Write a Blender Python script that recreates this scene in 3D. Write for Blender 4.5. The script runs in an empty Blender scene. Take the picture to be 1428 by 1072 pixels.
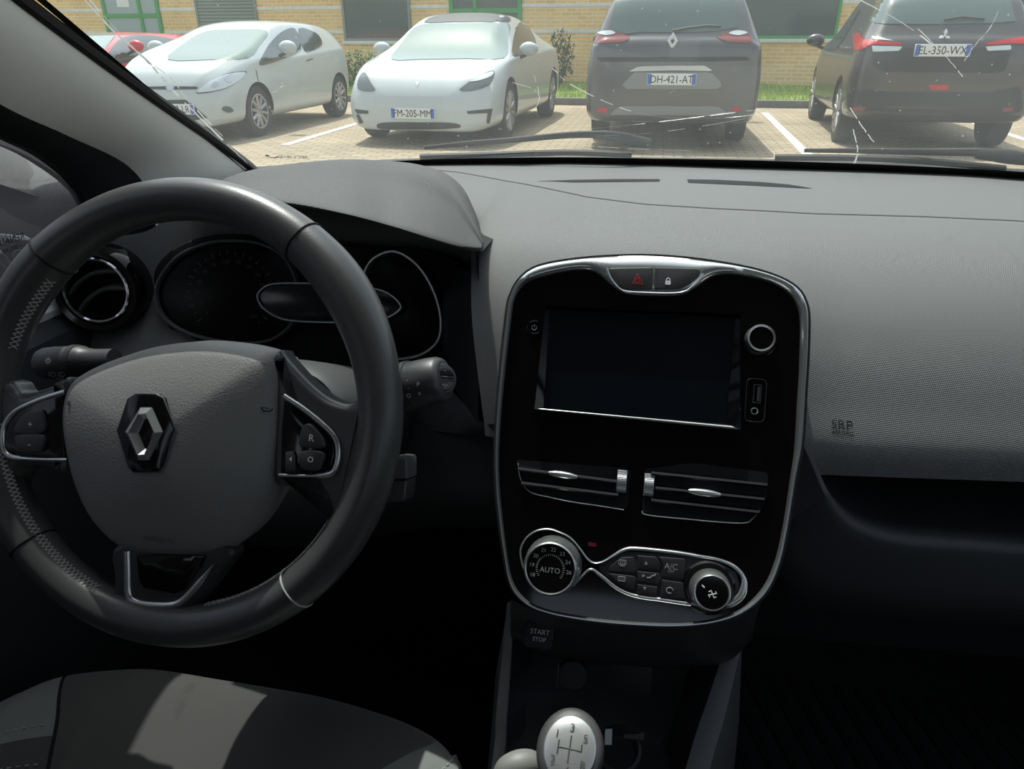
import bpy, bmesh, math, random
from mathutils import Vector as V, Matrix
from mathutils.bvhtree import BVHTree
random.seed(7)
SC = bpy.context.scene
COL = SC.collection
W, H, FPX = 1428, 1072, 1020.0
PITCH, YAW = math.radians(25), math.radians(10.5)
OFF = V((0, 0, 1.18))           # camera height above the ground; cabin coordinates are measured from it
DIP = Matrix.Rotation(math.radians(-.66), 3, 'X')   # our car stands slightly nose-down on the car park
ROT = DIP                       # cabin things are turned by it; things outside are not
_cp, _sp, _cy, _sy = math.cos(PITCH), math.sin(PITCH), math.cos(YAW), math.sin(YAW)
FWD = V((-_sy * _cp, _cy * _cp, -_sp)); RGT = V((_cy, _sy, 0)); UPV = RGT.cross(FWD)

def ray(x, y): return FWD + RGT * ((x - W / 2) / FPX) - UPV * ((y - H / 2) / FPX)
def atY(x, y, Y): r = ray(x, y); return r * (Y / r.y)
def atX(x, y, X): r = ray(x, y); return r * (X / r.x)
def atZ(x, y, Z): r = ray(x, y); return r * (Z / r.z)
CAMP = OFF.copy()
def gnd(x, y, z=0.0): r = DIP @ ray(x, y); return CAMP + r * ((z - CAMP.z) / r.z)      # a point on the car park
def wY(x, y, Y): r = DIP @ ray(x, y); return CAMP + r * (Y / r.y)
def proj(p): d = p.dot(FWD); return (W / 2 + FPX * p.dot(RGT) / d, H / 2 - FPX * p.dot(UPV) / d)

class Frame:
    def __init__(s, o, u, v, n): s.o, s.u, s.v, s.n = V(o), V(u), V(v), V(n)
    def pt(s, a, b, h=0.0): return s.o + s.u * a + s.v * b + s.n * h
    def px(s, x, y, h=0.0):
        r = ray(x, y); o = s.o + s.n * h
        p = r * (o.dot(s.n) / r.dot(s.n)) - o
        return (p.dot(s.u), p.dot(s.v))
    def pxs(s, pts, h=0.0): return [s.px(x, y, h) for x, y in pts]
def lean_frame(o, deg):
    t = math.radians(deg)
    return Frame(o, (1, 0, 0), (0, math.sin(t), math.cos(t)), (0, -math.cos(t), math.sin(t)))

def catmull(pts, n=6, closed=False):
    P = [V(p) if len(p) == 3 else V((p[0], p[1], 0)) for p in pts]; m = len(P); out = []
    for i in range(m if closed else m - 1):
        if closed: a, b, c, d = P[i - 1], P[i], P[(i + 1) % m], P[(i + 2) % m]
        else:
            b, c = P[i], P[i + 1]
            a = P[i - 1] if i > 0 else b * 2 - c
            d = P[i + 2] if i + 2 < m else c * 2 - b
        for k in range(n):
            t = k / n; t2, t3 = t * t, t * t * t
            out.append((b * 2 + (c - a) * t + (a * 2 - b * 5 + c * 4 - d) * t2 + (b * 3 - a - c * 3 + d) * t3) * 0.5)
    if not closed: out.append(P[-1].copy())
    if len(pts[0]) == 2: return [(p.x, p.y) for p in out]
    return out
def resample(pts, n, closed=False):
    P = [V(p) if len(p) == 3 else V((p[0], p[1], 0)) for p in pts]
    if closed: P = P + [P[0]]
    L = [0.0]
    for a, b in zip(P, P[1:]): L.append(L[-1] + (b - a).length)
    out = []; j = 0; cnt = n if closed else n - 1
    for i in range(n):
        t = L[-1] * i / cnt
        while j < len(P) - 2 and L[j + 1] < t: j += 1
        d = L[j + 1] - L[j]
        out.append(P[j].lerp(P[j + 1], (t - L[j]) / d if d > 0 else 0))
    return [(p.x, p.y) for p in out] if len(pts[0]) == 2 else out
def inset(poly, d):
    m = len(poly); out = []
    area = sum(poly[i][0] * poly[(i + 1) % m][1] - poly[(i + 1) % m][0] * poly[i][1] for i in range(m))
    sg = 1 if area > 0 else -1
    for i in range(m):
        a, b, c = poly[i - 1], poly[i], poly[(i + 1) % m]
        e1 = V((b[0] - a[0], b[1] - a[1])); e2 = V((c[0] - b[0], c[1] - b[1]))
        if e1.length < 1e-9 or e2.length < 1e-9: out.append(b); continue
        n1 = V((-e1.y, e1.x)).normalized(); n2 = V((-e2.y, e2.x)).normalized()
        nn = n1 + n2
        if nn.length < 1e-6: out.append(b); continue
        nn.normalize(); k = d / max(0.45, nn.dot(n1))
        out.append((b[0] + sg * nn.x * k, b[1] + sg * nn.y * k))
    return out
def ccw(poly):
    m = len(poly)
    a = sum(poly[i][0] * poly[(i + 1) % m][1] - poly[(i + 1) % m][0] * poly[i][1] for i in range(m))
    return list(poly) if a > 0 else list(poly)[::-1]
def rrect(w, h, r, n=4, cx=0, cy=0):
    out = []
    for (sx, sy, a0) in ((1, -1, -90), (1, 1, 0), (-1, 1, 90), (-1, -1, 180)):
        for k in range(n + 1):
            a = math.radians(a0 + 90 * k / n)
            out.append((cx + sx * (w / 2 - r) + r * math.cos(a), cy + sy * (h / 2 - r) + r * math.sin(a)))
    return out
def circle(r, n=32, cx=0, cy=0): return [(cx + r * math.cos(2 * math.pi * i / n), cy + r * math.sin(2 * math.pi * i / n)) for i in range(n)]

class MB:
    def __init__(s): s.v, s.f, s.uv = [], [], {}
    def grid(s, rows, closed_u=False, closed_v=False, flip=False, cap0=False, cap1=False):
        b = len(s.v); R, C = len(rows), len(rows[0])
        # arc-length uv in metres
        us = [[0.0] * C for _ in range(R)]; vs = [[0.0] * C for _ in range(R)]
        for i in range(R):
            for j in range(C):
                if j: us[i][j] = us[i][j - 1] + (V(rows[i][j]) - V(rows[i][j - 1])).length
                if i: vs[i][j] = vs[i - 1][j] + (V(rows[i][j]) - V(rows[i - 1][j])).length
        for r in rows: s.v.extend(V(p) for p in r)
        for i in range(R if closed_v else R - 1):
            for j in range(C if closed_u else C - 1):
                i2, j2 = (i + 1) % R, (j + 1) % C
                q = [b + i * C + j, b + i * C + j2, b + i2 * C + j2, b + i2 * C + j]
                uq = [(us[i][j], vs[i][j]), (us[i][j2] if j2 else us[i][j] + .01, vs[i][j2]), (us[i2][j2] if j2 else us[i2][j] + .01, vs[i2][j2]), (us[i2][j], vs[i2][j])]
                if flip: q.reverse(); uq.reverse()
                s.uv[len(s.f)] = uq; s.f.append(q)
        if cap0: q = [b + j for j in range(C)]; s.f.append(q if flip else q[::-1])
        if cap1: q = [b + (R - 1) * C + j for j in range(C)]; s.f.append(q[::-1] if flip else q)
        return s
    def poly(s, pts):
        b = len(s.v); s.v.extend(V(p) for p in pts); s.f.append(list(range(b, b + len(pts)))); return s
    def plate(s, fr, poly, h0, h1, bev=0.0, segs=3, back=True):
        """outline on a frame, from height h0 to h1, with a rounded front edge"""
        poly = ccw(poly); rings = [[fr.pt(a, b, h0) for a, b in poly]]
        if bev > 0:
            for k in range(segs + 1):
                t = math.pi / 2 * k / segs
                q = inset(poly, bev * (1 - math.cos(t)))
                rings.append([fr.pt(a, b, h1 - bev + bev * math.sin(t)) for a, b in q])
        else: rings.append([fr.pt(a, b, h1) for a, b in poly])
        s.grid(rings, closed_u=True, cap0=back, cap1=True); return s
    def band(s, fr, outer, inner, h0, h1, bev):
        """a raised band between two outlines with the same number of points"""
        n = len(outer); rows = []
        def L(t): return [(o[0] + (i[0] - o[0]) * t, o[1] + (i[1] - o[1]) * t) for o, i in zip(outer, inner)]
        for t, h in ((0, h0), (0, h1 - bev), (.1, h1 - .4 * bev), (.28, h1), (.72, h1), (.9, h1 - .4 * bev), (1, h1 - bev), (1, h0)):
            rows.append([fr.pt(a, b, h) for a, b in L(t)])
        s.grid(rows, closed_u=True); return s
    def strip(s, fr, path, w, h, h0=0.0, closed=False, n=8):
        """half-round strip along a path on a frame; w may be a function of 0..1"""
        P = [V((p[0], p[1])) for p in path]; m = len(P); rows = []
        for i, p in enumerate(P):
            a = P[i - 1] if (i or closed) else P[i]; b = P[(i + 1) % m] if (i < m - 1 or closed) else P[i]
            t = (b - a).normalized(); nn = V((-t.y, t.x))
            ww = w(i / max(1, m - 1)) if callable(w) else w
            row = []
            for k in range(n + 1):
                g = math.pi * k / n
                q = p + nn * (math.cos(g) * ww / 2); row.append(fr.pt(q.x, q.y, h0 + h * math.sin(g)))
            rows.append(row)
        s.grid(rows, closed_v=closed, flip=True); return s
    def tube(s, path, r, n=10, closed=False, caps=True, sx=1.0, up=None):
        P = [V(p) for p in path]; m = len(P); rows = []; prev = None
        for i, p in enumerate(P):
            a = P[i - 1] if (i or closed) else P[i]; b = P[(i + 1) % m] if (i < m - 1 or closed) else P[i]
            t = (b - a).normalized()
            if prev is None:
                prev = V(up) if up else (V((0, 0, 1)) if abs(t.z) < .9 else V((1, 0, 0)))
            x = (prev - t * prev.dot(t)).normalized(); y = t.cross(x); prev = x
            rr = r(i / max(1, m - 1)) if callable(r) else r
            rows.append([p + x * (rr * math.cos(2 * math.pi * k / n)) + y * (rr * sx * math.sin(2 * math.pi * k / n)) for k in range(n)])
        s.grid(rows, closed_u=True, closed_v=closed, cap0=caps and not closed, cap1=caps and not closed); return s
    def lathe(s, fr, prof, n=40, cap0=False, cap1=False, cx=0, cy=0):
        rows = [[fr.pt(cx + r * math.cos(2 * math.pi * k / n), cy + r * math.sin(2 * math.pi * k / n), h) for k in range(n)] for r, h in prof]
        s.grid(rows, closed_u=True, cap0=cap0, cap1=cap1); return s
    def box(s, c, sz, rot=None, bev=0.0):
        x, y, z = [q / 2 for q in sz]; R = rot or Matrix.Identity(3); c = V(c)
        fr = Frame(c, R @ V((1, 0, 0)), R @ V((0, 1, 0)), R @ V((0, 0, 1)))
        if bev <= 0: return s.plate(fr, [(-x, -y), (x, -y), (x, y), (-x, y)], -z, z)
        base = rrect(2 * x, 2 * y, min(bev, x * .99, y * .99), 3)
        b = min(bev, z * .99); rings = []
        for k in range(4):
            t = math.pi / 2 * k / 3; rings.append([fr.pt(*p, -z + b * (1 - math.sin(t))) for p in inset(base, b * .98 * (1 - math.cos(math.pi / 2 - t)))]) if False else None
        for (hh, ins) in ((-z, b * .7), (-z + b * .3, b * .2), (-z + b, 0), (z - b, 0), (z - b * .3, b * .2), (z, b * .7)):
            rings.append([fr.pt(*p, hh) for p in inset(base, ins)])
        s.grid([r for r in rings if r], closed_u=True, cap0=True, cap1=True); return s
    def text(s, fr, txt, cx, cy, size, h=0.0, extr=0.0, rot=0.0, mirror=False, align='CENTER', shear=1.0):
        cu = bpy.data.curves.new('t', 'FONT'); cu.body = txt; cu.size = size; cu.extrude = extr
        cu.align_x = align; cu.align_y = 'CENTER'; cu.resolution_u = 3
        ob = bpy.data.objects.new('t', cu); COL.objects.link(ob)
        me = bpy.data.meshes.new_from_object(ob.evaluated_get(bpy.context.evaluated_depsgraph_get()))
        b = len(s.v); c, sn = math.cos(rot), math.sin(rot)
        for v in me.vertices:
            x, y = v.co.x * shear, v.co.y
            if mirror: x = -x
            s.v.append(fr.pt(cx + x * c - y * sn, cy + x * sn + y * c, h + v.co.z))
        for p in me.polygons: s.f.append([b + i for i in (reversed(p.vertices) if mirror else p.vertices)])
        bpy.data.objects.remove(ob); bpy.data.curves.remove(cu); bpy.data.meshes.remove(me); return s
    def mirror(s, axis=1):
        m = MB(); m.v = [V([-c if i == axis else c for i, c in enumerate(p)]) for p in s.v]
        m.f = [list(reversed(f)) for f in s.f]; return m
    def add(s, o):
        b = len(s.v); fb = len(s.f); s.v += o.v; s.f += [[b + i for i in f] for f in o.f]
        for k, q in o.uv.items(): s.uv[k + fb] = q
        return s
    def xf(s, M): s.v = [M @ p for p in s.v]; return s

def mesh_of(name, mb, mat, base, smooth=40):
    me = bpy.data.meshes.new(name)
    me.from_pydata([tuple(ROT @ (p - base)) for p in mb.v], [], mb.f)
    if mb.uv:
        uvl = me.uv_layers.new(name='UVMap')
        for p in me.polygons:
            q = mb.uv.get(p.index)
            if q:
                for k, li in enumerate(p.loop_indices): uvl.data[li].uv = q[k]
    me.materials.append(mat)
    me.shade_smooth()
    if smooth: me.set_sharp_from_angle(angle=math.radians(smooth))
    me.update(); return me
def props(o, label=None, cat=None, group=None, kind=None):
    if label: o['label'] = label
    if cat: o['category'] = cat
    if group: o['group'] = group
    if kind: o['kind'] = kind
    return o
BASES = {}
class Thing:
    """an Empty at the thing's base; parts are built in cabin coordinates (or thing-local ones)"""
    def __init__(s, name, label, cat, base=(0, 0, 0), group=None, rotz=0.0, local=False):
        s.base = V(base); s.local = local
        s.o = bpy.data.objects.new(name, None); COL.objects.link(s.o); s.o.empty_display_size = .05
        s.o.location = ROT @ s.base + OFF; s.o.rotation_euler = (0, 0, rotz)
        props(s.o, label, cat, group)
    def part(s, name, mb, mat, parent=None, label=None, smooth=40, kind=None):
        me = mesh_of(name, mb, mat, V((0, 0, 0)) if s.local else s.base, smooth)
        o = bpy.data.objects.new(name, me); COL.objects.link(o); o.parent = parent or s.o
        if label: o['label'] = label
        if kind: o['kind'] = kind
        return o
def single(name, mb, mat, label=None, cat=None, group=None, kind=None, base=None, smooth=40):
    b = V(base) if base is not None else V((sum(p.x for p in mb.v) / len(mb.v), sum(p.y for p in mb.v) / len(mb.v), min(p.z for p in mb.v)))
    o = bpy.data.objects.new(name, mesh_of(name, mb, mat, b, smooth)); COL.objects.link(o); o.location = ROT @ b + OFF; BASES[o.name] = b
    return props(o, label, cat, group, kind)
def child(parent, name, mb, mat, smooth=40, label=None, kind=None):
    b = BASES[parent.name]
    o = bpy.data.objects.new(name, mesh_of(name, mb, mat, b, smooth)); COL.objects.link(o); o.parent = parent
    if label: o['label'] = label
    if kind: o['kind'] = kind
    return o

# ---------------------------------------------------------------- materials
def _n(nt, t, **k):
    n = nt.nodes.new(t)
    for a, b in k.items():
        if a.startswith('i_'): n.inputs[a[2:].replace('_', ' ')].default_value = b
        else: setattr(n, a, b)
    return n
def mat(name, col, rough=.5, metal=0.0, spec=.5, bump=None, coat=0.0, sheen=0.0, var=0.0, emit=None, ior=1.5, alpha=None):
    """bump: (kind, scale, strength, distance); var: colour variation by noise"""
    m = bpy.data.materials.new(name); m.use_nodes = True; nt = m.node_tree
    b = nt.nodes['Principled BSDF']; L = nt.links.new
    b.inputs['Base Color'].default_value = (*col, 1); b.inputs['Roughness'].default_value = rough
    b.inputs['Metallic'].default_value = metal; b.inputs['Specular IOR Level'].default_value = spec; b.inputs['IOR'].default_value = ior
    b.inputs['Coat Weight'].default_value = coat; b.inputs['Coat Roughness'].default_value = .04; b.inputs['Sheen Weight'].default_value = sheen
    if emit: b.inputs['Emission Color'].default_value = (*emit[0], 1); b.inputs['Emission Strength'].default_value = emit[1]
    tc = _n(nt, 'ShaderNodeTexCoord')
    if var:
        nz = _n(nt, 'ShaderNodeTexNoise', i_Scale=9.0, i_Detail=5.0); L(tc.outputs['Object'], nz.inputs['Vector'])
        mr = _n(nt, 'ShaderNodeMapRange'); mr.inputs[1].default_value = .3; mr.inputs[2].default_value = .7
        mr.inputs[3].default_value = 1 - var; mr.inputs[4].default_value = 1 + var; L(nz.outputs['Fac'], mr.inputs[0])
        vm = _n(nt, 'ShaderNodeVectorMath', operation='SCALE'); vm.inputs[0].default_value = col; L(mr.outputs[0], vm.inputs['Scale'])
        L(vm.outputs[0], b.inputs['Base Color'])
    if bump:
        kind, sc, st, dist = bump
        bp = _n(nt, 'ShaderNodeBump', i_Strength=st, i_Distance=dist)
        if kind == 'noise':
            t = _n(nt, 'ShaderNodeTexNoise', i_Scale=sc, i_Detail=3.0); L(tc.outputs['Object'], t.inputs['Vector']); h = t.outputs['Fac']
        elif kind == 'leather':
            t = _n(nt, 'ShaderNodeTexVoronoi', i_Scale=sc); t.feature = 'SMOOTH_F1'; L(tc.outputs['Object'], t.inputs['Vector']); h = t.outputs['Distance']
        else:                                  # weave / dots on metric uv
            sx = _n(nt, 'ShaderNodeSeparateXYZ'); L(tc.outputs['UV'], sx.inputs[0])
            def wave(sock, k, ph=None):
                a = _n(nt, 'ShaderNodeMath', operation='MULTIPLY'); a.inputs[1].default_value = k; L(sock, a.inputs[0])
                o = a.outputs[0]
                c = _n(nt, 'ShaderNodeMath', operation='SINE'); L(o, c.inputs[0]); return c.outputs[0]
            ad = _n(nt, 'ShaderNodeMath', operation='ADD'); L(sx.outputs[0], ad.inputs[0]); L(sx.outputs[1], ad.inputs[1])
            sb = _n(nt, 'ShaderNodeMath', operation='SUBTRACT'); L(sx.outputs[0], sb.inputs[0]); L(sx.outputs[1], sb.inputs[1])
            mu = _n(nt, 'ShaderNodeMath', operation='MULTIPLY'); L(wave(ad.outputs[0], sc), mu.inputs[0]); L(wave(sb.outputs[0], sc), mu.inputs[1]); h = mu.outputs[0]
        L(h, bp.inputs['Height']); L(bp.outputs[0], b.inputs['Normal'])
    return m
def glass(name, tint, haze=0.0, haze_col=(1, 1, 1), refl=1.0, streaks=False):
    """thin pane: tinted see-through, fresnel mirror, a film of dust that scatters light"""
    m = bpy.data.materials.new(name); m.use_nodes = True; nt = m.node_tree; nt.nodes.clear(); L = nt.links.new
    out = _n(nt, 'ShaderNodeOutputMaterial'); tr = _n(nt, 'ShaderNodeBsdfTransparent'); tr.inputs[0].default_value = (*tint, 1)
    gl = _n(nt, 'ShaderNodeBsdfGlossy'); gl.inputs['Roughness'].default_value = .02; gl.inputs[0].default_value = (refl, refl, refl, 1)
    fr = _n(nt, 'ShaderNodeFresnel'); fr.inputs[0].default_value = 1.45
    mx = _n(nt, 'ShaderNodeMixShader'); L(fr.outputs[0], mx.inputs[0]); L(tr.outputs[0], mx.inputs[1]); L(gl.outputs[0], mx.inputs[2])
    last = mx
    if haze:
        d1 = _n(nt, 'ShaderNodeBsdfDiffuse'); d1.inputs[0].default_value = (*haze_col, 1)
        d2 = _n(nt, 'ShaderNodeBsdfTranslucent'); d2.inputs[0].default_value = (*haze_col, 1)
        m2 = _n(nt, 'ShaderNodeMixShader'); m2.inputs[0].default_value = .6; L(d1.outputs[0], m2.inputs[1]); L(d2.outputs[0], m2.inputs[2])
        tc = _n(nt, 'ShaderNodeTexCoord'); nz = _n(nt, 'ShaderNodeTexNoise', i_Scale=5.0, i_Detail=6.0); L(tc.outputs['Object'], nz.inputs['Vector'])
        sp = _n(nt, 'ShaderNodeTexNoise', i_Scale=260.0, i_Detail=2.0); L(tc.outputs['Object'], sp.inputs['Vector'])
        r1 = _n(nt, 'ShaderNodeMapRange'); r1.inputs[1].default_value = .3; r1.inputs[2].default_value = .75; r1.inputs[3].default_value = haze * .7; r1.inputs[4].default_value = haze * 1.3
        L(nz.outputs['Fac'], r1.inputs[0])
        r2 = _n(nt, 'ShaderNodeMapRange'); r2.inputs[1].default_value = .66; r2.inputs[2].default_value = .8; r2.inputs[3].default_value = 0; r2.inputs[4].default_value = haze * .3
        L(sp.outputs['Fac'], r2.inputs[0])
        ad = _n(nt, 'ShaderNodeMath', operation='ADD'); L(r1.outputs[0], ad.inputs[0]); L(r2.outputs[0], ad.inputs[1])
        m3 = _n(nt, 'ShaderNodeMixShader'); L(ad.outputs[0], m3.inputs[0]); L(mx.outputs[0], m3.inputs[1]); L(m2.outputs[0], m3.inputs[2]); last = m3
    L(last.outputs[0], out.inputs[0]); return m

M = {}
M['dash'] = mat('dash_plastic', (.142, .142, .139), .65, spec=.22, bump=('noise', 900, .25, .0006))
M['pad'] = mat('dash_woven_grain', (.145, .145, .142), .6, spec=.22, bump=('weave', 1800, .5, .0005))
M['hood'] = mat('hood_woven_grain', (.078, .078, .076), .6, spec=.25, bump=('weave', 1500, .5, .0005))
M['dark'] = mat('dark_plastic', (.018, .019, .02), .5, spec=.35, bump=('noise', 700, .2, .0005))
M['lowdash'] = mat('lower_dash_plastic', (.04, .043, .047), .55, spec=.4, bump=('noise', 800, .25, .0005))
M['black'] = mat('matt_black', (.006, .006, .007), .7, spec=.2)
M['gloss'] = mat('piano_black', (.003, .003, .0035), .07, spec=.4)
M['lens'] = mat('smoked_dial_lens', (.002, .002, .002), .25, spec=.12)
M['screen'] = mat('screen_glass', (.004, .006, .009), .16, spec=.5)
M['silver'] = mat('satin_silver', (.55, .57, .56), .28, metal=.9, spec=.5)
M['chrome'] = mat('chrome', (.8, .82, .82), .08, metal=1.0)
M['leather'] = mat('black_leather', (.05, .051, .051), .33, spec=.5, bump=('leather', 700, .12, .0004))
M['hub'] = mat('hub_grain', (.18, .18, .175), .5, spec=.45, bump=('leather', 800, .5, .0005))
M['thread'] = mat('grey_thread', (.35, .35, .34), .8)
M['white'] = mat('white_print', (.75, .76, .76), .6)
M['greyprint'] = mat('grey_print', (.3, .31, .31), .6)
M['red'] = mat('red_print', (.6, .03, .02), .5)
M['pillar'] = mat('pillar_fabric', (.85, .84, .80), .85, bump=('noise', 700, .15, .0004))
M['roofcloth'] = mat('roof_cloth', (.18, .175, .17), .9, bump=('noise', 500, .2, .0005))
M['emblem'] = mat('bright_emblem', (.85, .87, .86), .22, metal=.9)
M['rail'] = mat('rail_plastic', (.13, .132, .134), .5, spec=.45, bump=('noise', 900, .3, .0005))
M['rubber'] = mat('black_rubber', (.012, .012, .012), .6, spec=.3)
M['seat'] = mat('seat_cloth', (.06, .059, .058), .95, spec=.15, sheen=.3, bump=('noise', 1200, .6, .0008))
M['bolster'] = mat('grey_bolster_cloth', (.17, .18, .175), .85, spec=.2, bump=('noise', 900, .3, .0005))
M['bolsterdark'] = mat('ribbed_bolster_cloth', (.06, .062, .062), .9, spec=.2, bump=('noise', 900, .4, .0006))
M['carpet'] = mat('dark_carpet', (.012, .012, .013), .95, spec=.1, bump=('noise', 400, .8, .002))
M['mat'] = mat('rubber_mat', (.02, .023, .024), .6, spec=.35)
M['stalk'] = mat('stalk_plastic', (.035, .035, .036), .42, spec=.5)
M['plastic'] = mat('grey_plastic', (.06, .062, .062), .45, spec=.45, bump=('noise', 900, .2, .0004))
M['windscreen'] = glass('windscreen_glass', (.87, .93, .90), haze=.05, haze_col=(.90, .97, .92), refl=.7)
M['sideglass'] = glass('side_glass', (.58, .61, .64), haze=.05, haze_col=(.8, .82, .88), refl=.8)
# ---------------------------------------------------------------- camera
cam = bpy.data.cameras.new('camera'); cam.sensor_fit = 'HORIZONTAL'; cam.sensor_width = 36.0; cam.lens = 36.0 * FPX / W
cam.clip_start = .02; cam.clip_end = 500
co = bpy.data.objects.new('camera', cam); COL.objects.link(co)
co.matrix_world = Matrix.Translation(OFF) @ (DIP @ Matrix((RGT, UPV, -FWD)).transposed()).to_4x4()
SC.camera = co

# ---------------------------------------------------------------- windscreen, pillars, roof, doors
def ws_base(x): return V((x, 1.27 - .28 * x * x, -.180 - .014 * (x / .65) ** 2 if x < 0 else -.180 + .008 * min(1, x / .5)))
def ws_head(x): return V((x, .44 - .12 * x * x, .235 - .08 * x * x))
XW = .66; XH = .56
rows = []
for i in range(25):
    t = i / 24; row = []
    for j in range(41):
        s = -1 + 2 * j / 40
        a, b = ws_base(s * XW), ws_head(s * XH); p = a.lerp(b, t); bul = .035 * 4 * t * (1 - t) * (1 - s * s)
        row.append(p + V((0, .45, .9)) * bul)
    rows.append(row)
WS_ROWS = rows
mb = MB().grid(rows)
windscreen = single('window_1', mb, M['windscreen'], kind='structure', base=(0, .85, 0))
windscreen['label'] = 'dusty windscreen with dirt streaks above the dashboard'
WS_BVH = BVHTree.FromPolygons([tuple(p) for p in mb.v], mb.f)
def on_ws(x, y, off=.002):
    r = ray(x, y).normalized(); h = WS_BVH.ray_cast(V((0, 0, 0)), r)
    return (h[0] - r * off) if h[0] is not None else None
# black border band round the glass, inside face
bd = MB()
def edge_col(j0, j1): return [[r[j0] - V((0, .003, .006)), r[j0].lerp(r[j1], .25) - V((0, .003, .006))] for r in rows]
bd.grid(edge_col(0, 1)); bd.grid(edge_col(40, 39))
bd.grid([[rows[i][j] - V((0, .002, .004)) for j in range(41)] for i in (23, 24)])
bd.grid([[rows[0][j] - V((0, .0, .008)) for j in range(41)], [rows[0][j].lerp(rows[1][j], .8) - V((0, .002, .006)) for j in range(41)]])
child(windscreen, 'black_border', bd, M['rubber'])
# dirt streaks and scratches on the glass
def streak(pts, w, seed):
    rnd = random.Random(seed); P = catmull(pts, 10); mb = MB(); k = 0
    while k < len(P) - 2:
        n = rnd.randint(2, 6); seg = P[k:k + n + 1]
        a = [on_ws(x + rnd.uniform(-.6, .6), y) for x, y in seg]
        ww = w * rnd.uniform(.3, 1.1)
        if all(a) and len(seg) > 1:
            L_, R_ = [], []
            for (x, y), q in zip(seg, a):
                d = q.length / FPX * ww * .5
                L_.append(q + V((d, 0, d * .3))); R_.append(q - V((d, 0, d * .3)))
            mb.grid([L_, R_])
        k += n + rnd.randint(0, 2)
    return mb
M['dirt'] = glass('dried_dirt', (.9, .9, .88), haze=.35, haze_col=(.95, .95, .9))
ds = MB()
for k, (pts, w) in enumerate([([(118, 0), (160, 45), (205, 85), (245, 130), (290, 175), (345, 228)], 3.0), ([(125, 0), (175, 55), (215, 95)], 2.0),
        ([(205, 85), (240, 110), (262, 140), (310, 190)], 2.0), ([(770, 95), (800, 120), (880, 155), (960, 165), (1050, 160), (1140, 138)], 1.2),
        ([(745, 105), (752, 135), (745, 152), (735, 160)], 1.0), ([(715, 115), (745, 125), (752, 140), (742, 155)], 1.0),
        ([(820, 180), (900, 172), (1000, 160), (1080, 150)], 2.0), ([(830, 190), (920, 184), (1040, 165), (1130, 140)], 1.6),
        ([(840, 170), (930, 168), (1020, 156)], 1.4), ([(1200, 0), (1255, 30), (1300, 62)], 1.6), ([(1190, 180), (1196, 210), (1192, 228)], 3.0),
        ([(1185, 150), (1205, 180), (1220, 200)], 1.0), ([(1345, 85), (1362, 60), (1380, 40), (1395, 10)], 1.0), ([(1280, 40), (1320, 80), (1345, 110)], .9),
        ([(620, 95), (650, 100), (668, 110)], 1.0), ([(785, 200), (840, 205), (900, 208), (960, 210)], 2.2)]):
    ds.add(streak(pts, w, k))
rnd = random.Random(3)
for k in range(150):
    x, y = rnd.uniform(60, 1420), rnd.uniform(2, 215); q = on_ws(x, y)
    if q:
        r = q.length / FPX * rnd.uniform(.3, 1.2); ds.poly([q + V((r * math.cos(a), 0, r * math.sin(a))) for a in (0, 1.05, 2.1, 3.14, 4.2, 5.2)])
child(windscreen, 'dirt', ds, M['dirt'], kind='stuff')
# printed mark low on the glass: an airbag figure and a line of print
fr_ws = Frame(on_ws(400, 219, .004), V((1, 0.1, 0)).normalized(), V((0, -.8, .55)).normalized(), V((0, -.5, -.8)).normalized())
pm = MB(); pm.text(fr_ws, 'SECURIT', .012, 0, .012, mirror=True)
pm.plate(fr_ws, circle(.0035, 12, -.03, .004), 0, .0003); pm.strip(fr_ws, [(-.028, -.001), (-.022, -.003), (-.014, .001), (-.010, -.003)], .003, .0004)
child(windscreen, 'printed_mark', pm, M['rubber'])

def pillar(sign, name):
    A = [(-.668, 1.22, -.235), (-.652, 1.15, -.19), (-.64, 1.03, -.13), (-.622, .86, -.05), (-.603, .685, .037), (-.585, .55, .11), (-.56, .40, .185)]
    B = [(-.715, .99, -.235), (-.705, .945, -.19), (-.702, .90, -.145), (-.692, .80, -.10), (-.676, .705, -.061), (-.65, .56, .02), (-.61, .38, .13)]
    A = catmull([V(p) for p in A], 6); B = catmull([V(p) for p in B], 6); rows = []
    for a, b in zip(A, B):
        row = []
        for k in range(11):
            t = k / 10; p = a.lerp(b, t); p = p + V((.75, -.55, .2)).normalized() * (.022 * math.sin(math.pi * t) ** .8)
            row.append(V((p.x * -sign, p.y, p.z)) if sign > 0 else p)
        rows.append(row)
    mb = MB().grid(rows, flip=sign > 0)
    o = single(name, mb, M['pillar'], kind='structure', smooth=60)
    # rubber seals on both edges
    e = MB(); mir = (lambda p: V((-p.x, p.y, p.z))) if sign > 0 else (lambda p: p)
    e.tube([mir(p + V((0, .004, .0))) for p in A], .0075, 8)
    child(o, 'edge_seal', e, M['rubber'])
    return A, B
PA, PB = pillar(-1, 'trim_1'); pillar(1, 'trim_2')

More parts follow.
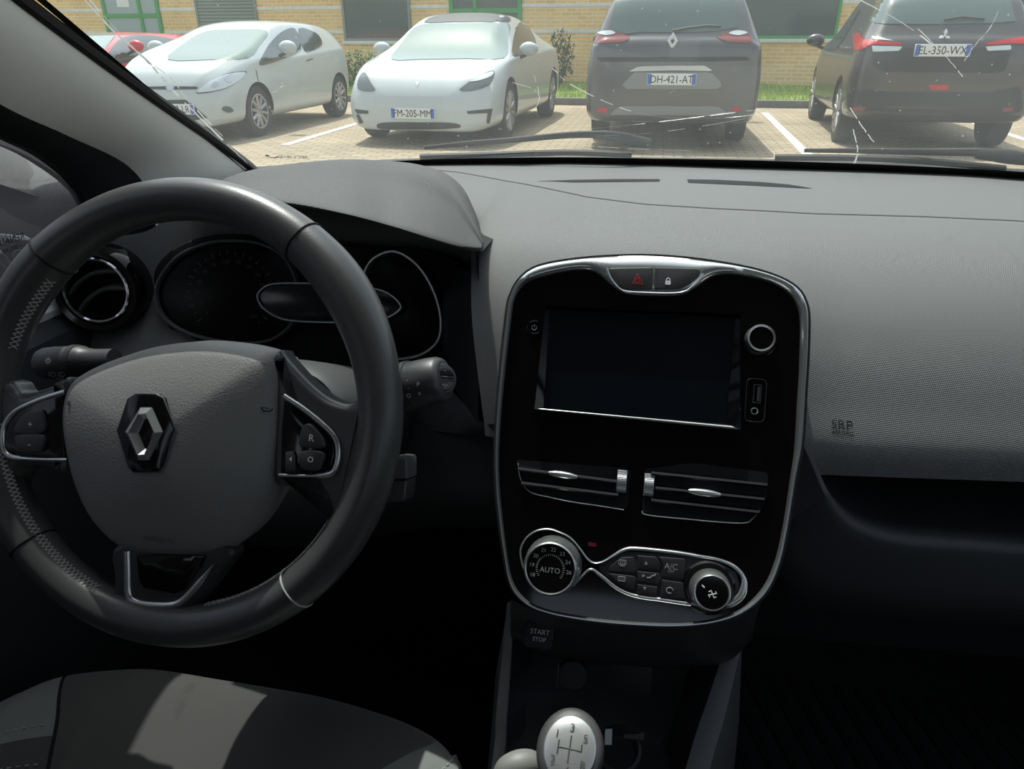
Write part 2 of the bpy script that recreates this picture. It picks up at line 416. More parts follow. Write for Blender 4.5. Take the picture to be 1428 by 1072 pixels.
# doors: inner panel below the window, black frame at the front corner, glass
def door(sign, name, wname):
    sx = lambda p: V((p[0] * (-1 if sign > 0 else 1), p[1], p[2]))
    mb = MB()
    prof = [(-.745, -.295), (-.72, -.312), (-.70, -.325), (-.695, -.36), (-.70, -.55), (-.71, -.85)]
    rows = [[sx((x + (.02 if yy < .2 else 0), yy, z)) for x, z in prof] for yy in (1.3, .98, .8, .5, .2, -.2, -.7)]
    mb.grid(rows, flip=sign > 0)
    d = single(name, mb, M['lowdash'], kind='structure', smooth=30)
    # black frame: corner sail between pillar and glass
    f = MB()
    out = [(p.x + .004, p.y + .004, p.z + .002) for p in PB]
    inn_px = [(126, 332, -.728), (122, 290, -.724), (108, 258, -.718), (60, 218, -.708), (0, 188, -.698)]
    inn = [atX(*q) for q in inn_px] + [V((-.672, .54, .005)), V((-.632, .36, .115))]
    inn = resample(catmull(inn, 5), 31); out = resample([V(p) for p in out[6:]], 31)
    f.grid([[sx(p) for p in out], [sx((p.x + .006, p.y, p.z)) for p in [o.lerp(i, .5) for o, i in zip(out, inn)]], [sx(p) for p in inn], [sx((p.x - .012, p.y, p.z)) for p in inn]])
    f.grid([[sx(out[0]), sx((-.705, .95, -.33))], [sx(inn[0]), sx((-.728, inn[0].y, -.33))]])
    child(d, 'window_frame', f, M['black'])
    s_ = MB(); s_.tube([sx((-.732, .95, -.305)), sx((-.732, .5, -.296)), sx((-.72, .0, -.29)), sx((-.71, -.7, -.288))], .014, 8)
    child(d, 'sill_strip', s_, M['pillar'])
    g = MB()
    lo = [(-.735, .95, -.32), (-.735, .6, -.31), (-.73, .2, -.30), (-.72, -.3, -.30)]; hi = [(-.735, .95, -.13), (-.705, .6, .03), (-.668, .35, .15), (-.64, -.3, .19)]
    L_ = resample([V(p) for p in lo], 24); H_ = resample([V(p) for p in hi], 24)
    g.grid([[sx(a.lerp(b, t / 8)) for a, b in zip(L_, H_)] for t in range(9)])
    w_ = single(wname, g, M['sideglass'], kind='structure')
    return w_
w2 = door(-1, 'door_1', 'window_2'); door(1, 'door_2', 'window_3')
fr_sg = Frame(atX(11, 336, -.722), V((-.02, 1, 0)).normalized(), V((.08, 0, 1)).normalized(), (1, .02, -.08))
pm = MB().text(fr_sg, 'RENAULT', 0, 0, .0115, mirror=True).text(fr_sg, 'SECURIT', 0, -.010, .006, mirror=True)
child(w2, 'printed_mark', pm, M['black'])

# roof lining, rear body and floor close the cabin
mb = MB(); rows = []
for yy, zz, wx in ((.44, .232, .56), (.3, .245, .60), (0, .255, .62), (-.5, .25, .62), (-1.3, .2, .58)):
    rows.append([V((wx * s, yy - (.12 * (wx * s) ** 2 if yy > .4 else 0), zz - .08 * s * s)) for s in [-1 + k / 8 for k in range(17)]])
mb.grid(rows, flip=True); mb.grid([[p + V((0, 0, .05)) for p in r] for r in rows])
mb.grid([rows[0], [p + V((0, 0, .05)) for p in rows[0]]])
single('ceiling', mb, M['roofcloth'], kind='structure')
for sg, nm in ((-1, 'wall_left'), (1, 'wall_right')):
    mb = MB(); mb.grid([[V((sg * .74, -.25, -.9)), V((sg * .74, -.25, -.26)), V((sg * .66, -.25, .16))], [V((sg * .74, -.45, -.9)), V((sg * .74, -.45, -.26)), V((sg * .66, -.45, .16))]])
    mb.grid([[V((sg * .74, -.45, -.9)), V((sg * .74, -.45, -.2))], [V((sg * .7, -1.4, -.9)), V((sg * .7, -1.4, -.1))]])
    mb.grid([[V((sg * .72, -.9, -.2)), V((sg * .64, -.9, .17))], [V((sg * .68, -1.4, -.1)), V((sg * .6, -1.35, .15))]])
    mb.grid([[V((sg * .748, .95, -.9)), V((sg * .748, .95, -.34))], [V((sg * .748, 1.12, -.9)), V((sg * .748, 1.12, -.225))], [V((sg * .735, 1.4, -.9)), V((sg * .735, 1.4, -.235))]])  # front side panels added to stop sun leaking onto the floor
    single(nm, mb, M['roofcloth'], kind='structure')
mb = MB(); mb.grid([[V((-.7, -1.4, -.9)), V((.7, -1.4, -.9))], [V((-.7, -1.42, .0)), V((.7, -1.42, .0))]])  # raised across the rear opening to cut light from behind
single('wall_back', mb, M['dark'], kind='structure')
mb = MB()
fx = [-.74 + 1.48 * k / 20 for k in range(21)]
fl = [[V((x, y, z)) for x in fx] for y, z in ((-1.4, -.86), (.3, -.86), (.85, -.84), (1.0, -.72))] + [[ws_base(x * .9) + V((0, dy, dz)) for x in fx] for dy, dz in ((-.10, -.30), (.03, -.10), (.05, -.03))] + [[ws_base(x) + V((0, .004, -.005)) for x in fx]]
mb.grid(fl)
single('floor', mb, M['carpet'], kind='structure')
# ---------------------------------------------------------------- dashboard
dash = Thing('dashboard', 'grey moulded dashboard below the windscreen with woven grain pad', 'dashboard', (0, .95, -.40))
ST = {
 -.74: [(1.12, -.21), (1.06, -.215), (1.02, -.225), (.99, -.25), (.975, -.28), (.965, -.31), (.96, -.34), (.955, -.36), (.95, -.38), (.945, -.40)],
 -.66: [(1.148, -.195), (1.07, -.196), (1.0, -.20), (.955, -.215), (.935, -.25), (.925, -.28), (.92, -.32), (.915, -.35), (.91, -.37), (.905, -.39)],
 -.55: [(1.185, -.187), (1.08, -.186), (.97, -.186), (.90, -.19), (.865, -.205), (.855, -.24), (.85, -.28), (.845, -.32), (.84, -.36), (.835, -.38)],
 -.4: [(1.225, -.184), (1.1, -.184), (.97, -.184), (.90, -.188), (.865, -.203), (.855, -.24), (.85, -.28), (.845, -.32), (.84, -.36), (.835, -.38)],
 -.208: [(1.257, -.182), (1.1, -.183), (.96, -.183), (.89, -.187), (.855, -.202), (.84, -.24), (.83, -.28), (.82, -.32), (.815, -.355), (.81, -.38)],
 -.175: [(1.261, -.181), (1.1, -.181), (.95, -.182), (.84, -.185), (.745, -.196), (.695, -.217), (.66, -.25), (.635, -.29), (.615, -.325), (.607, -.345)],
 -.14: [(1.264, -.180), (1.1, -.180), (.95, -.181), (.84, -.184), (.745, -.191), (.69, -.212), (.655, -.246), (.63, -.287), (.612, -.322), (.60, -.345)],
 0: [(1.27, -.180), (1.1, -.180), (.95, -.182), (.84, -.185), (.75, -.190), (.70, -.208), (.668, -.24), (.645, -.28), (.625, -.32), (.61, -.36)],
 .13: [(1.265, -.180), (1.1, -.180), (.95, -.183), (.84, -.188), (.76, -.198), (.70, -.222), (.66, -.256), (.632, -.295), (.612, -.328), (.610, -.36)],
 .2: [(1.258, -.179), (1.1, -.180), (.95, -.184), (.84, -.191), (.765, -.205), (.71, -.23), (.67, -.264), (.64, -.302), (.619, -.332), (.617, -.358)],
 .45: [(1.213, -.174), (1.08, -.177), (.95, -.184), (.86, -.195), (.785, -.215), (.735, -.243), (.70, -.276), (.672, -.312), (.655, -.338), (.653, -.362)],
 .74: [(1.117, -.178), (1.03, -.182), (.95, -.188), (.89, -.20), (.83, -.222), (.785, -.25), (.75, -.28), (.722, -.315), (.705, -.345), (.698, -.37)]}
XS = sorted(ST)
STC = {x: catmull([(a, b) for a, b in ST[x]], 5) for x in XS}
def dprof(x):
    x = max(XS[0], min(XS[-1], x))
    for a, b in zip(XS, XS[1:]):
        if a <= x <= b:
            t = (x - a) / (b - a); t = t if b - a > .1 else t * t * (3 - 2 * t)
            return [V((x, p[0] + (q[0] - p[0]) * t, p[1] + (q[1] - p[1]) * t)) for p, q in zip(STC[a], STC[b])]
# boundary between the smooth upper board and the woven pad, traced on the board
bpx = [(560, 232), (640, 240), (700, 251), (760, 265), (820, 277), (900, 286), (1000, 291), (1130, 296), (1280, 300), (1428, 306), (1560, 318)]
bxy = sorted([(p.x, p.y) for p in [atZ(x, y, -.184) for x, y in bpx]])
def yb(x):
    if x <= bxy[0][0]: return bxy[0][1]
    for a, b in zip(bxy, bxy[1:]):
        if x <= b[0]: return a[1] + (b[1] - a[1]) * (x - a[0]) / (b[0] - a[0])
    return bxy[-1][1]
xs = [-.74 + .02 * k for k in range(26)] + [-.208, -.197, -.186, -.175, -.165, -.155] + [-.14 + .02 * k for k in range(45)]
xs = sorted(set(round(x, 4) for x in xs))
top, pad = [], []
for x in xs:
    P = dprof(x); Yb = max(.87, min(P[0].y - .03, yb(x)))
    k = min(range(len(P)), key=lambda i: abs(P[i].y - Yb) + (10 if P[i].z < -.21 else 0))
    a = [p for p in P if p.y > Yb + .004]; b = [p for p in P if p.y < Yb - .004]
    j = len(a); p0, p1 = a[-1], b[0]; t = (Yb - p0.y) / (p1.y - p0.y); m = p0.lerp(p1, t)
    top.append(resample(a + [m], 16)); pad.append([m, m + V((0, -.0012, -.0016)), m + V((0, -.0035, -.0012))] + resample([m + V((0, -.006, -.0004))] + [p for p in b if p.y < Yb - .012], 44))
def fold(p):          # the pad's inner edge runs forward as it drops beside the instruments
    t = max(0, min(1, (-.20 - p.z) / .14)); x = p.x
    w_ = 0 if x < -.33 or x > -.08 else ((x + .33) / .12 if x < -.21 else (1 if x < -.17 else (-.08 - x) / .09))
    return V((x + .036 * t * w_, p.y, p.z))
pad = [[fold(p) for p in c] for c in pad]
dash.part('upper_board', MB().grid(top), M['dash'], smooth=60)
dash.part('woven_pad', MB().grid(pad), M['pad'], smooth=60)
DB = MB(); DB.grid(pad); DB.grid(top); DASH_BVH = BVHTree.FromPolygons([tuple(p) for p in DB.v], DB.f)
def on_dash(x, y, off=.0015):
    r = ray(x, y).normalized(); h = DASH_BVH.ray_cast(V((0, 0, 0)), r)
    return h[0] - r * off if h[0] is not None else atZ(x, y, -.18)
# demister slots at the foot of the windscreen
for pts in ([(748, 252.5), (800, 250.5), (860, 249.5), (920, 249.5), (920, 252.8), (860, 253.3), (800, 254)],
            [(958, 249.8), (1000, 250.5), (1060, 253.5), (1100, 257), (1134, 262.5), (1090, 260.5), (1040, 258), (960, 254.5)]):
    mb = MB(); P = [on_dash(x, y, .003) for x, y in pts]; mb.poly(P); dash.part('demister_slot', mb, M['black'], label='long narrow black demister slot')
# raised lettering on the airbag cover
def dash_text(txt, x, y, size, mat_, name):
    p = on_dash(x, y, .0004); q = on_dash(x + 12, y + .9); u = (q - p).normalized(); w_ = on_dash(x, y - 10) - p
    v = (w_ - u * w_.dot(u)).normalized(); n = u.cross(v)
    mb = MB().text(Frame(p, u, v, n), txt, 0, 0, size)
    for i, q in enumerate(mb.v):
        f = DASH_BVH.find_nearest(q); nn = f[1] if f[1].dot(q) < 0 else -f[1]; mb.v[i] = f[0] + nn * .0007
    dash.part(name, mb, mat_)
dash_text('SRP', 1174, 593, .0125, M['dark'], 'lettering'); dash_text('AIRBAG', 1175, 604, .0058, M['dark'], 'lettering')

# instrument hood: a domed visor with a dark underside
def rowpx(l): return [atY(x, y, Y) for x, y, Y in l]
RA = [V(p) for p in [(-.62, .93, -.215), (-.585, 1.0, -.20), (-.49, 1.07, -.188), (-.39, 1.10, -.186)]] + [on_dash(x, y, -.004) for x, y in ((583, 231), (618, 240), (645, 261), (663, 296), (674, 336))]
RB = rowpx([(262, 276, .84), (330, 243, .90), (400, 229, .92), (485, 222, .92), (556, 227, .90), (603, 240, .855), (636, 264, .80), (657, 300, .735), (673, 338, .688)])
RC = rowpx([(250, 285, .77), (320, 262, .79), (400, 250, .80), (480, 250, .80), (548, 259, .78), (600, 274, .755), (634, 293, .73), (655, 318, .70), (672.5, 341, .679)])
RD = rowpx([(243, 297, .72), (320, 276, .71), (400, 278, .70), (480, 292, .69), (548, 309, .675), (600, 325, .667), (634, 336, .665), (655, 342, .666), (671, 345, .672)])
RE = rowpx([(243, 303, .72), (320, 284, .71), (400, 287, .70), (480, 300, .69), (548, 318, .675), (600, 335, .667), (634, 345, .665), (654, 349, .666), (668, 350, .671)])
rows = [catmull(r, 8) for r in (RA, RB, RC, RD, RE)]
cols = [catmull([r[j] for r in rows], 6) for j in range(len(rows[0]))]
hood = [[c[i] for c in cols] for i in range(len(cols[0]))]
dash.part('instrument_hood', MB().grid(hood, flip=True), M['hood'], smooth=70)
RF = [p + V((0, .015, -.004)) for p in rows[4]]; RG = [V((p.x * 1.08, .86, p.z - .02)) for p in rows[4]]
dash.part('hood_underside', MB().grid([rows[4], RF, RG]), M['black'])

# end panel round the side vent, left of the instruments
top_ = rowpx([(40, 360, .86), (110, 338, .85), (160, 330, .84), (205, 322, .84), (238, 303, .845), (300, 296, .86), (360, 300, .87)])
mid_ = rowpx([(30, 430, .84), (110, 410, .82), (160, 400, .815), (210, 400, .81), (250, 400, .81), (310, 400, .83), (360, 400, .84)])
bot_ = rowpx([(40, 530, .74), (110, 520, .74), (160, 515, .735), (210, 510, .735), (260, 505, .74), (310, 505, .76), (360, 505, .79)])
r3 = [catmull(r, 6) for r in (top_, mid_, bot_)]
cols = [catmull([r[j] for r in r3], 8) for j in range(len(r3[0]))]
dash.part('end_panel', MB().grid([[c[i] for c in cols] for i in range(len(cols[0]))], flip=True), M['pad'], smooth=70)
# lower boards: knee panel, cheek by the instruments, glove box side
kp = [[atY(x, y, Y) for x, y, Y in r] for r in (
    [(330, 560, .74), (470, 560, .73), (560, 585, .70), (600, 592, .69), (650, 600, .66), (690, 600, .64), (720, 600, .63)],
    [(330, 640, .70), (470, 640, .70), (560, 640, .69), (600, 640, .68), (650, 650, .655), (690, 655, .635), (720, 660, .62)],
    [(330, 720, .68), (470, 720, .68), (560, 700, .68), (600, 700, .67), (650, 705, .65), (690, 705, .635), (720, 705, .62)],
    [(330, 760, .74), (470, 760, .74), (560, 740, .74), (600, 735, .73), (650, 735, .70), (690, 735, .68), (720, 735, .66)])]
kp = [catmull(r, 5) for r in kp]; cols = [catmull([r[j] for r in kp], 5) for j in range(len(kp[0]))]
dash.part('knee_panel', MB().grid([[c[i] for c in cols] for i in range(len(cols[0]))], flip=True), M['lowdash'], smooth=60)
ck = [[atY(x, y, Y) for x, y, Y in r] for r in (
    [(598, 520, .79), (604, 450, .79), (612, 405, .80), (640, 372, .82)],
    [(630, 540, .73), (636, 470, .73), (645, 410, .74), (655, 375, .76)],
    [(667, 590, .625), (668, 480, .665), (668, 400, .69), (668, 350, .71)])]
ck = [catmull(r, 5) for r in ck]; cols = [catmull([r[j] for r in ck], 5) for j in range(len(ck[0]))]
dash.part('instrument_cheek', MB().grid([[c[i] for c in cols] for i in range(len(cols[0]))], flip=True), M['dark'], smooth=60)
ub = [[atY(x, y, Y) for x, y, Y in r] for r in (
    [(560, 520, .80), (598, 515, .78), (640, 555, .70), (672, 588, .62), (700, 590, .60)],
    [(560, 560, .74), (598, 570, .71), (640, 590, .66), (672, 600, .62), (700, 602, .60)],
    [(560, 600, .72), (598, 600, .69), (640, 605, .66), (672, 608, .64), (700, 610, .62)])]
ub = [catmull(r, 5) for r in ub]
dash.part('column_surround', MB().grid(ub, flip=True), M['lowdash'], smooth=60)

bk_ = MB().grid([[V((x, .93, -.26)), V((x, .90, -.40)), V((x, .95, -.62))] for x in (-.74, -.4, -.2, .1, .4, .74)])
dash.part('light_block_board', bk_, M['black'])  # black board added to stop sun leaking under the dashboard
# passenger side: open shelf with a rounded lip, glove box below
Lip = [(1122, 612, .60), (1134, 640, .60), (1150, 678, .60), (1172, 712, .602), (1205, 735, .606), (1260, 750, .612), (1340, 757, .62), (1428, 764, .63), (1560, 776, .645), (1760, 795, .67)]
lip = catmull([atY(*p) for p in Lip], 6)
rows = []
def sh(p, dy, dz): return V((p.x, p.y + dy, p.z + dz))
rows.append([sh(p, .16, -.012) for p in lip]); rows.append([sh(p, .03, -.004) for p in lip]); rows.append([sh(p, .008, .001) for p in lip])
rows.append(lip); rows.append([sh(p, -.004, -.006) for p in lip]); rows.append([sh(p, -.003, -.016) for p in lip])
inner = lip
# board below the lip (fills left to the centre stack and down to the glove box)
def below(k): return [V((max(.10, p.x - (.05 + .02 * k) * max(0, (1 - j / 18))), .60 + .03 * (j / len(lip)) + .006 * k, [-.42, -.45, -.48][k] if j < 18 else [-.46, -.49, -.515][k] - .0)) for j, p in enumerate(lip)]
b_px = [(1085, 640, .60), (1088, 700, .597), (1092, 745, .595), (1110, 775, .594), (1150, 800, .595), (1220, 815, .60), (1320, 824, .605), (1428, 832, .615), (1560, 845, .63), (1760, 866, .655)]
c_px = [(1080, 660, .615), (1080, 740, .61), (1080, 800, .61), (1100, 835, .612), (1150, 850, .615), (1220, 858, .62), (1320, 866, .625), (1428, 873, .635), (1560, 885, .65), (1760, 908, .675)]
rows.append(catmull([atY(*p) for p in b_px], 6)); rows.append(catmull([atY(*p) for p in c_px], 6)); rows.append([sh(p, .18, -.06) for p in rows[-1]])
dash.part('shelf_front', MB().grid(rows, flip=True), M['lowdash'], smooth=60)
back = MB().grid([[sh(p, .16, -.012) for p in lip], [V((p.x, p.y + .17, -.30)) for p in lip]], flip=True)
back.grid([[V((.10, .77, -.34)), V((.74, .80, -.34))], [V((.12, .61, -.362)), V((.74, .70, -.37))]])
dash.part('shelf_recess', back, M['black'])
dash.part('glove_box_lid', MB().grid([[V((.11, .63, -.50)), V((.74, .68, -.50))], [V((.11, .66, -.60)), V((.74, .70, -.60))], [V((.11, .76, -.63)), V((.74, .78, -.63))]]), M['dark'])
cw = MB()
for sg in (-1, 1): cw.grid([[V((sg * .765, 1.0, -.25)), V((sg * .765, 1.4, -.25))], [V((sg * .72, 1.10, -.222)), V((sg * .72, 1.4, -.222))], [V((sg * .58, 1.165, -.205)), V((sg * .58, 1.4, -.215))]])  # outer side plates added to keep sun out of the footwell
single('trim_3', cw.grid([[ws_base(x) + V((0, .075, -.0)) for x in [-.7 + .05 * k for k in range(29)]], [ws_base(x) + V((0, .02, -.002)) for x in [-.7 + .05 * k for k in range(29)]], [ws_base(x) + V((0, -.012, -.001)) for x in [-.7 + .05 * k for k in range(29)]]]), M['rubber'], kind='structure')

# ---------------------------------------------------------------- instruments
CL = lean_frame(atY(420, 415, .775), 20)
ins = Thing('instrument_cluster', 'black instrument cluster with silver ringed dials under the hood', 'instruments', CL.pt(0, -.06))
b = MB().plate(CL, CL.pxs(catmull([(205, 400), (225, 350), (290, 325), (400, 330), (500, 340), (590, 345), (640, 370), (655, 430), (640, 500), (590, 525), (400, 525), (260, 500)], 6, True)), -.03, -.012, .004)
ins.part('housing', b, M['black'])
LG = CL.pxs(catmull([(213, 412), (220, 385), (247, 354), (289, 336), (325, 333), (362, 337), (395, 355), (413, 388), (416, 420), (408, 452), (378, 476), (335, 481), (282, 474), (245, 460), (222, 440)], 6, True))
RG_ = CL.pxs(catmull([(505, 395), (508, 374), (523, 356), (551, 348), (582, 366), (605, 400), (617, 440), (614, 474), (592, 495), (559, 503), (530, 498), (512, 470), (503, 430)], 6, True))
for nm, o_, lab in (('speedometer', LG, 'wide dial behind the wheel rim'), ('rev_counter', RG_, 'dial with bright silver edge')):
    g = ins.part(nm, MB().plate(CL, o_, -.012, -.006, .002), M['lens'], label=lab)
    i_ = inset(ccw(o_), .0045)
    ins.part('dial_ring', MB().band(CL, ccw(o_), i_, -.012, .002 if nm == 'rev_counter' else 0.0, .003), M['silver'] if nm == 'rev_counter' else M['plastic'], g)
pill = CL.pxs(catmull([(359, 416), (364, 403), (385, 394), (447, 394), (500, 398), (535, 404), (556, 418), (560, 432), (535, 447), (500, 450), (453, 451), (398, 447), (370, 433)], 6, True), .004)
d = ins.part('display', MB().plate(CL, pill, -.006, .004, .002), M['screen'])
ins.part('display_ring', MB().band(CL, ccw(pill), inset(ccw(pill), .0028), -.006, .007, .002), M['silver'], d)
mk = MB(); cx, cy = CL.px(318, 408)
for k in range(26):
    a = math.radians(225 - 270 * k / 25); r0, r1 = .046, .050 if k % 2 else .052
    mk.strip(CL, [(cx + r0 * 1.15 * math.cos(a), cy + r0 * math.sin(a)), (cx + r1 * 1.15 * math.cos(a), cy + r1 * math.sin(a))], .0012, .0003, -.0055)
for k in range(0, 14): 
    a = math.radians(225 - 270 * k / 13); mk.text(CL, str(k * 20 - 10 if k else 0), cx + .038 * 1.15 * math.cos(a), cy + .038 * math.sin(a), .006, -.0055)
ins.part('dial_marks', mk, mat('faint_print', (.05, .05, .05), .6), kind='stuff')

# ---------------------------------------------------------------- round side vent
vn = V((.22, -.95, .16)).normalized(); vu = V((0, 0, 1)).cross(-vn).normalized(); vu = vu if vu.x > 0 else -vu; vv = vn.cross(vu)
VF = Frame(atY(137, 404, .765), vu, vv, vn)
av = Thing('air_vent', 'round glossy black air vent in the dashboard end by the side window', 'air vent', VF.pt(0, -.05))
av.part('outer_bezel', MB().lathe(VF, [(.055, -.03), (.056, -.008), (.0545, .004), (.050, .009), (.043, .008), (.041, .002), (.040, -.02)], 48), M['gloss'])
av.part('bright_ring', MB().lathe(VF, [(.041, .002), (.0405, .0075), (.039, .0085), (.037, .0075), (.0365, -.004)], 48), M['chrome'])
av.part('throat', MB().lathe(VF, [(.0385, .004), (.036, -.01), (.032, -.03)], 40, cap1=True), M['black'])
for off, lab in ((.010, None), (-.012, None)):
    rows = []
    for k in range(15):
        t = -1 + 2 * k / 14; x = .034 * t * math.sqrt(1 - (off / .04) ** 2)
        c = off + .010 * (1 - t * t)
        a = math.radians(22); q = (x * math.cos(a) - c * math.sin(a), x * math.sin(a) + c * math.cos(a))
        rows.append([VF.pt(q[0], q[1] + .0045, -.016), VF.pt(q[0], q[1] + .002, .002), VF.pt(q[0], q[1], .004), VF.pt(q[0], q[1] - .0025, .002), VF.pt(q[0], q[1], -.016)])
    av.part('slat', MB().grid(rows), M['plastic'])
# ---------------------------------------------------------------- steering wheel
WC = V((-.357, .462, -.266)); WF = lean_frame(WC, 25)
wh = Thing('steering_wheel', 'black leather three spoke steering wheel with silver trims and badge', 'steering wheel', WF.pt(0, -.18))
RM = .1695
def rim_c(a, r=RM): return WF.pt(r * math.cos(a), r * math.sin(a))
def rim_r(a):
    d = math.degrees(a) % 360
    g = sum(math.exp(-((d - c) / 17.0) ** 2) for c in (38, 142)) * .0025
    return .0172 + g
NR = 180; rows = []
for i in range(NR):
    a = 2 * math.pi * i / NR; e = V((WF.u * math.cos(a) + WF.v * math.sin(a))); r = rim_r(a)
    rows.append([rim_c(a) + e * (r * math.cos(2 * math.pi * k / 24) * .98) + WF.n * (r * 1.06 * math.sin(2 * math.pi * k / 24)) for k in range(24)])
rim = wh.part('rim', MB().grid(rows, closed_u=True, closed_v=True, flip=False), M['leather'], smooth=0)
def ang(x, y): p = WF.px(x, y); return math.atan2(p[1], p[0])
for (x, y) in ((430, 330), (56, 333), (32, 772), (402, 800)):
    sm = MB(); a = ang(x, y); e = WF.u * math.cos(a) + WF.v * math.sin(a); r = rim_r(a) + .0002
    sm.tube([rim_c(a) + e * (r * .98 * math.cos(2 * math.pi * k / 32)) + WF.n * (r * 1.06 * math.sin(2 * math.pi * k / 32)) for k in range(32)], .0009, 6, closed=True)
    wh.part('seam', sm, M['thread'] if x == 402 else M['black'], rim)
st = MB()
def stitch(a0, a1, n, tube_a):
    for i in range(n):
        for sgn in (1, -1):
            P = []
            for k in range(4):
                a = math.radians(a0 + (a1 - a0) * (i + k / 3) / n); t = math.radians(tube_a + sgn * 11 * (1 - 2 * k / 3))
                e = WF.u * math.cos(a) + WF.v * math.sin(a); r = rim_r(a) + .0004
                P.append(rim_c(a) + e * (r * .98 * math.cos(t)) + WF.n * (r * 1.06 * math.sin(t)))
            st.tube(P, .00045, 4)
stitch(188, 250, 44, 152); stitch(165, 140, 16, 160); stitch(285, 340, 34, 168)
wh.part('stitching', st, M['thread'], rim, label='grey zigzag thread along the inside of the rim', kind='stuff')

# hub cover (airbag lid): domed pad
HO = [(86, 552), (94, 532), (111, 519), (141, 505), (188, 489), (222, 481), (262, 476), (300, 474), (351, 479), (385, 487), (396, 496), (399, 530), (398, 580), (395, 625), (388, 669), (374, 705), (351, 740), (325, 763), (298, 774), (261, 778), (205, 776), (164, 766), (131, 736), (111, 703), (95, 658), (85, 606), (83, 576)]
ho = ccw(resample(catmull(WF.pxs(HO, .004), 5, True), 96, True))
cx, cy = .0, -.022
rings = [[WF.pt(a, b, -.03) for a, b in inset(ho, .004)], [WF.pt(a, b, -.004) for a, b in ho]]
for k in range(22):
    t = 1 - k / 22; edge = max(0, (t - .86) / .14)
    h = .009 + .024 * (1 - t ** 2.0) - .010 * edge ** 2
    rings.append([WF.pt(cx + (a - cx) * t * (1 - .02 * edge), cy + (b - cy) * t, h) for a, b in ho])
hub = wh.part('hub_cover', MB().grid(rings, closed_u=True, cap1=True), M['hub'], smooth=0)
HB = MB().grid(rings, closed_u=True, cap1=True); HUB_BVH = BVHTree.FromPolygons([tuple(p) for p in HB.v], HB.f)
# badge
BH = .0325
hexo = WF.pxs([(190, 549), (218, 549), (228, 555), (245, 599), (229, 649), (222, 658), (186, 658), (180, 651), (164, 600), (179, 556)], BH)
bdg = wh.part('badge_plate', MB().plate(WF, hexo, BH - .012, BH + .0012, .001), M['gloss'])
wh.part('badge_edge', MB().strip(WF, hexo, .0012, .0008, BH, closed=True), M['plastic'], bdg)
oo = WF.pxs([(198, 568), (214, 568), (229, 602), (210, 641), (195, 641), (177, 602)], BH)
ii = WF.pxs([(203, 586), (207, 584), (216, 603), (207, 624), (204, 625), (195, 604)], BH)
md = [((a[0] + b[0]) / 2, (a[1] + b[1]) / 2) for a, b in zip(oo, ii)]
e = MB().grid([[WF.pt(a, b, BH + .001) for a, b in oo], [WF.pt(a, b, BH + .002) for a, b in oo], [WF.pt(a, b, BH + .0062) for a, b in md], [WF.pt(a, b, BH + .001) for a, b in ii]], closed_u=True)
wh.part('diamond_emblem', e, M['emblem'], bdg, smooth=5)
def on_hub(x, y):
    r = ray(x, y).normalized(); h = HUB_BVH.ray_cast(V((0, 0, 0)), r); return (h[0], h[1]) if h[0] is not None else (None, None)
def hub_frame(x, y):
    p, n = on_hub(x, y); n = n if n.dot(p) < 0 else -n
    u = (WF.u - n * WF.u.dot(n)).normalized(); return Frame(p + n * .0006, u, n.cross(u), n)
wh.part('lettering', MB().text(hub_frame(222, 752), 'AIRBAG', 0, 0, .007), mat('hub_lettering', (.11, .11, .108), .6), hub)
hf = hub_frame(371, 571); hm = MB().strip(hf, [(-.004, .0015), (-.002, -.0012), (.003, -.0012), (.005, .001)], .0009, .0005).strip(hf, [(-.004, .0015), (.002, .001)], .0007, .0004)
wh.part('horn_mark', hm, M['black'], hub); hf = hub_frame(97, 562); hm = MB().strip(hf, circle(.0016, 10), .0008, .0004, closed=True)
wh.part('horn_mark', hm, M['black'], hub)

# side spokes with their control pods
SPR = [(390, 488), (402, 500), (425, 525), (442, 541), (458, 553), (474, 560), (490, 562), (512, 552), (535, 590), (538, 650), (515, 705), (485, 745), (459, 738), (456, 712), (445, 684), (420, 673), (385, 670), (385, 560)]
SPL = [(98, 528), (91, 532), (70, 540), (50, 546), (34, 548), (18, 530), (-18, 540), (-30, 620), (-12, 700), (22, 705), (26, 690), (28, 664), (42, 650), (70, 653), (98, 660), (100, 600)]
for nm, S in (('spoke', SPR), ('spoke', SPL)):
    P = resample(catmull(WF.pxs(S), 5, True), 90, True)
    wh.part(nm, MB().plate(WF, P, -.016, .0075, .009, 5), M['leather'], smooth=50)
def ring_pod(inner_px, trim_px, wtrim, btn_top, btn_bot, marks, lab):
    h = .0085
    pod = wh.part('control_pod', MB().plate(WF, resample(WF.pxs(inner_px, h), 60, True), .0, h + .0012, .001), M['gloss'], label=lab)
    wh.part('silver_trim', MB().strip(WF, catmull(WF.pxs(trim_px, h), 8), wtrim, .0022, h), M['silver'], pod)
    for poly, (txt, tx, ty, ts) in zip((btn_top, btn_bot), marks):
        b = wh.part('button', MB().plate(WF, resample(catmull(WF.pxs(poly, h + .002), 5, True), 48, True), h, h + .0045, .0014), M['stalk'], pod)
        q = WF.px(tx, ty, h + .0047); t = MB().text(WF, txt, q[0], q[1], ts, h + .0048)
        wh.part('print', t, M['white'], pod)
    return pod
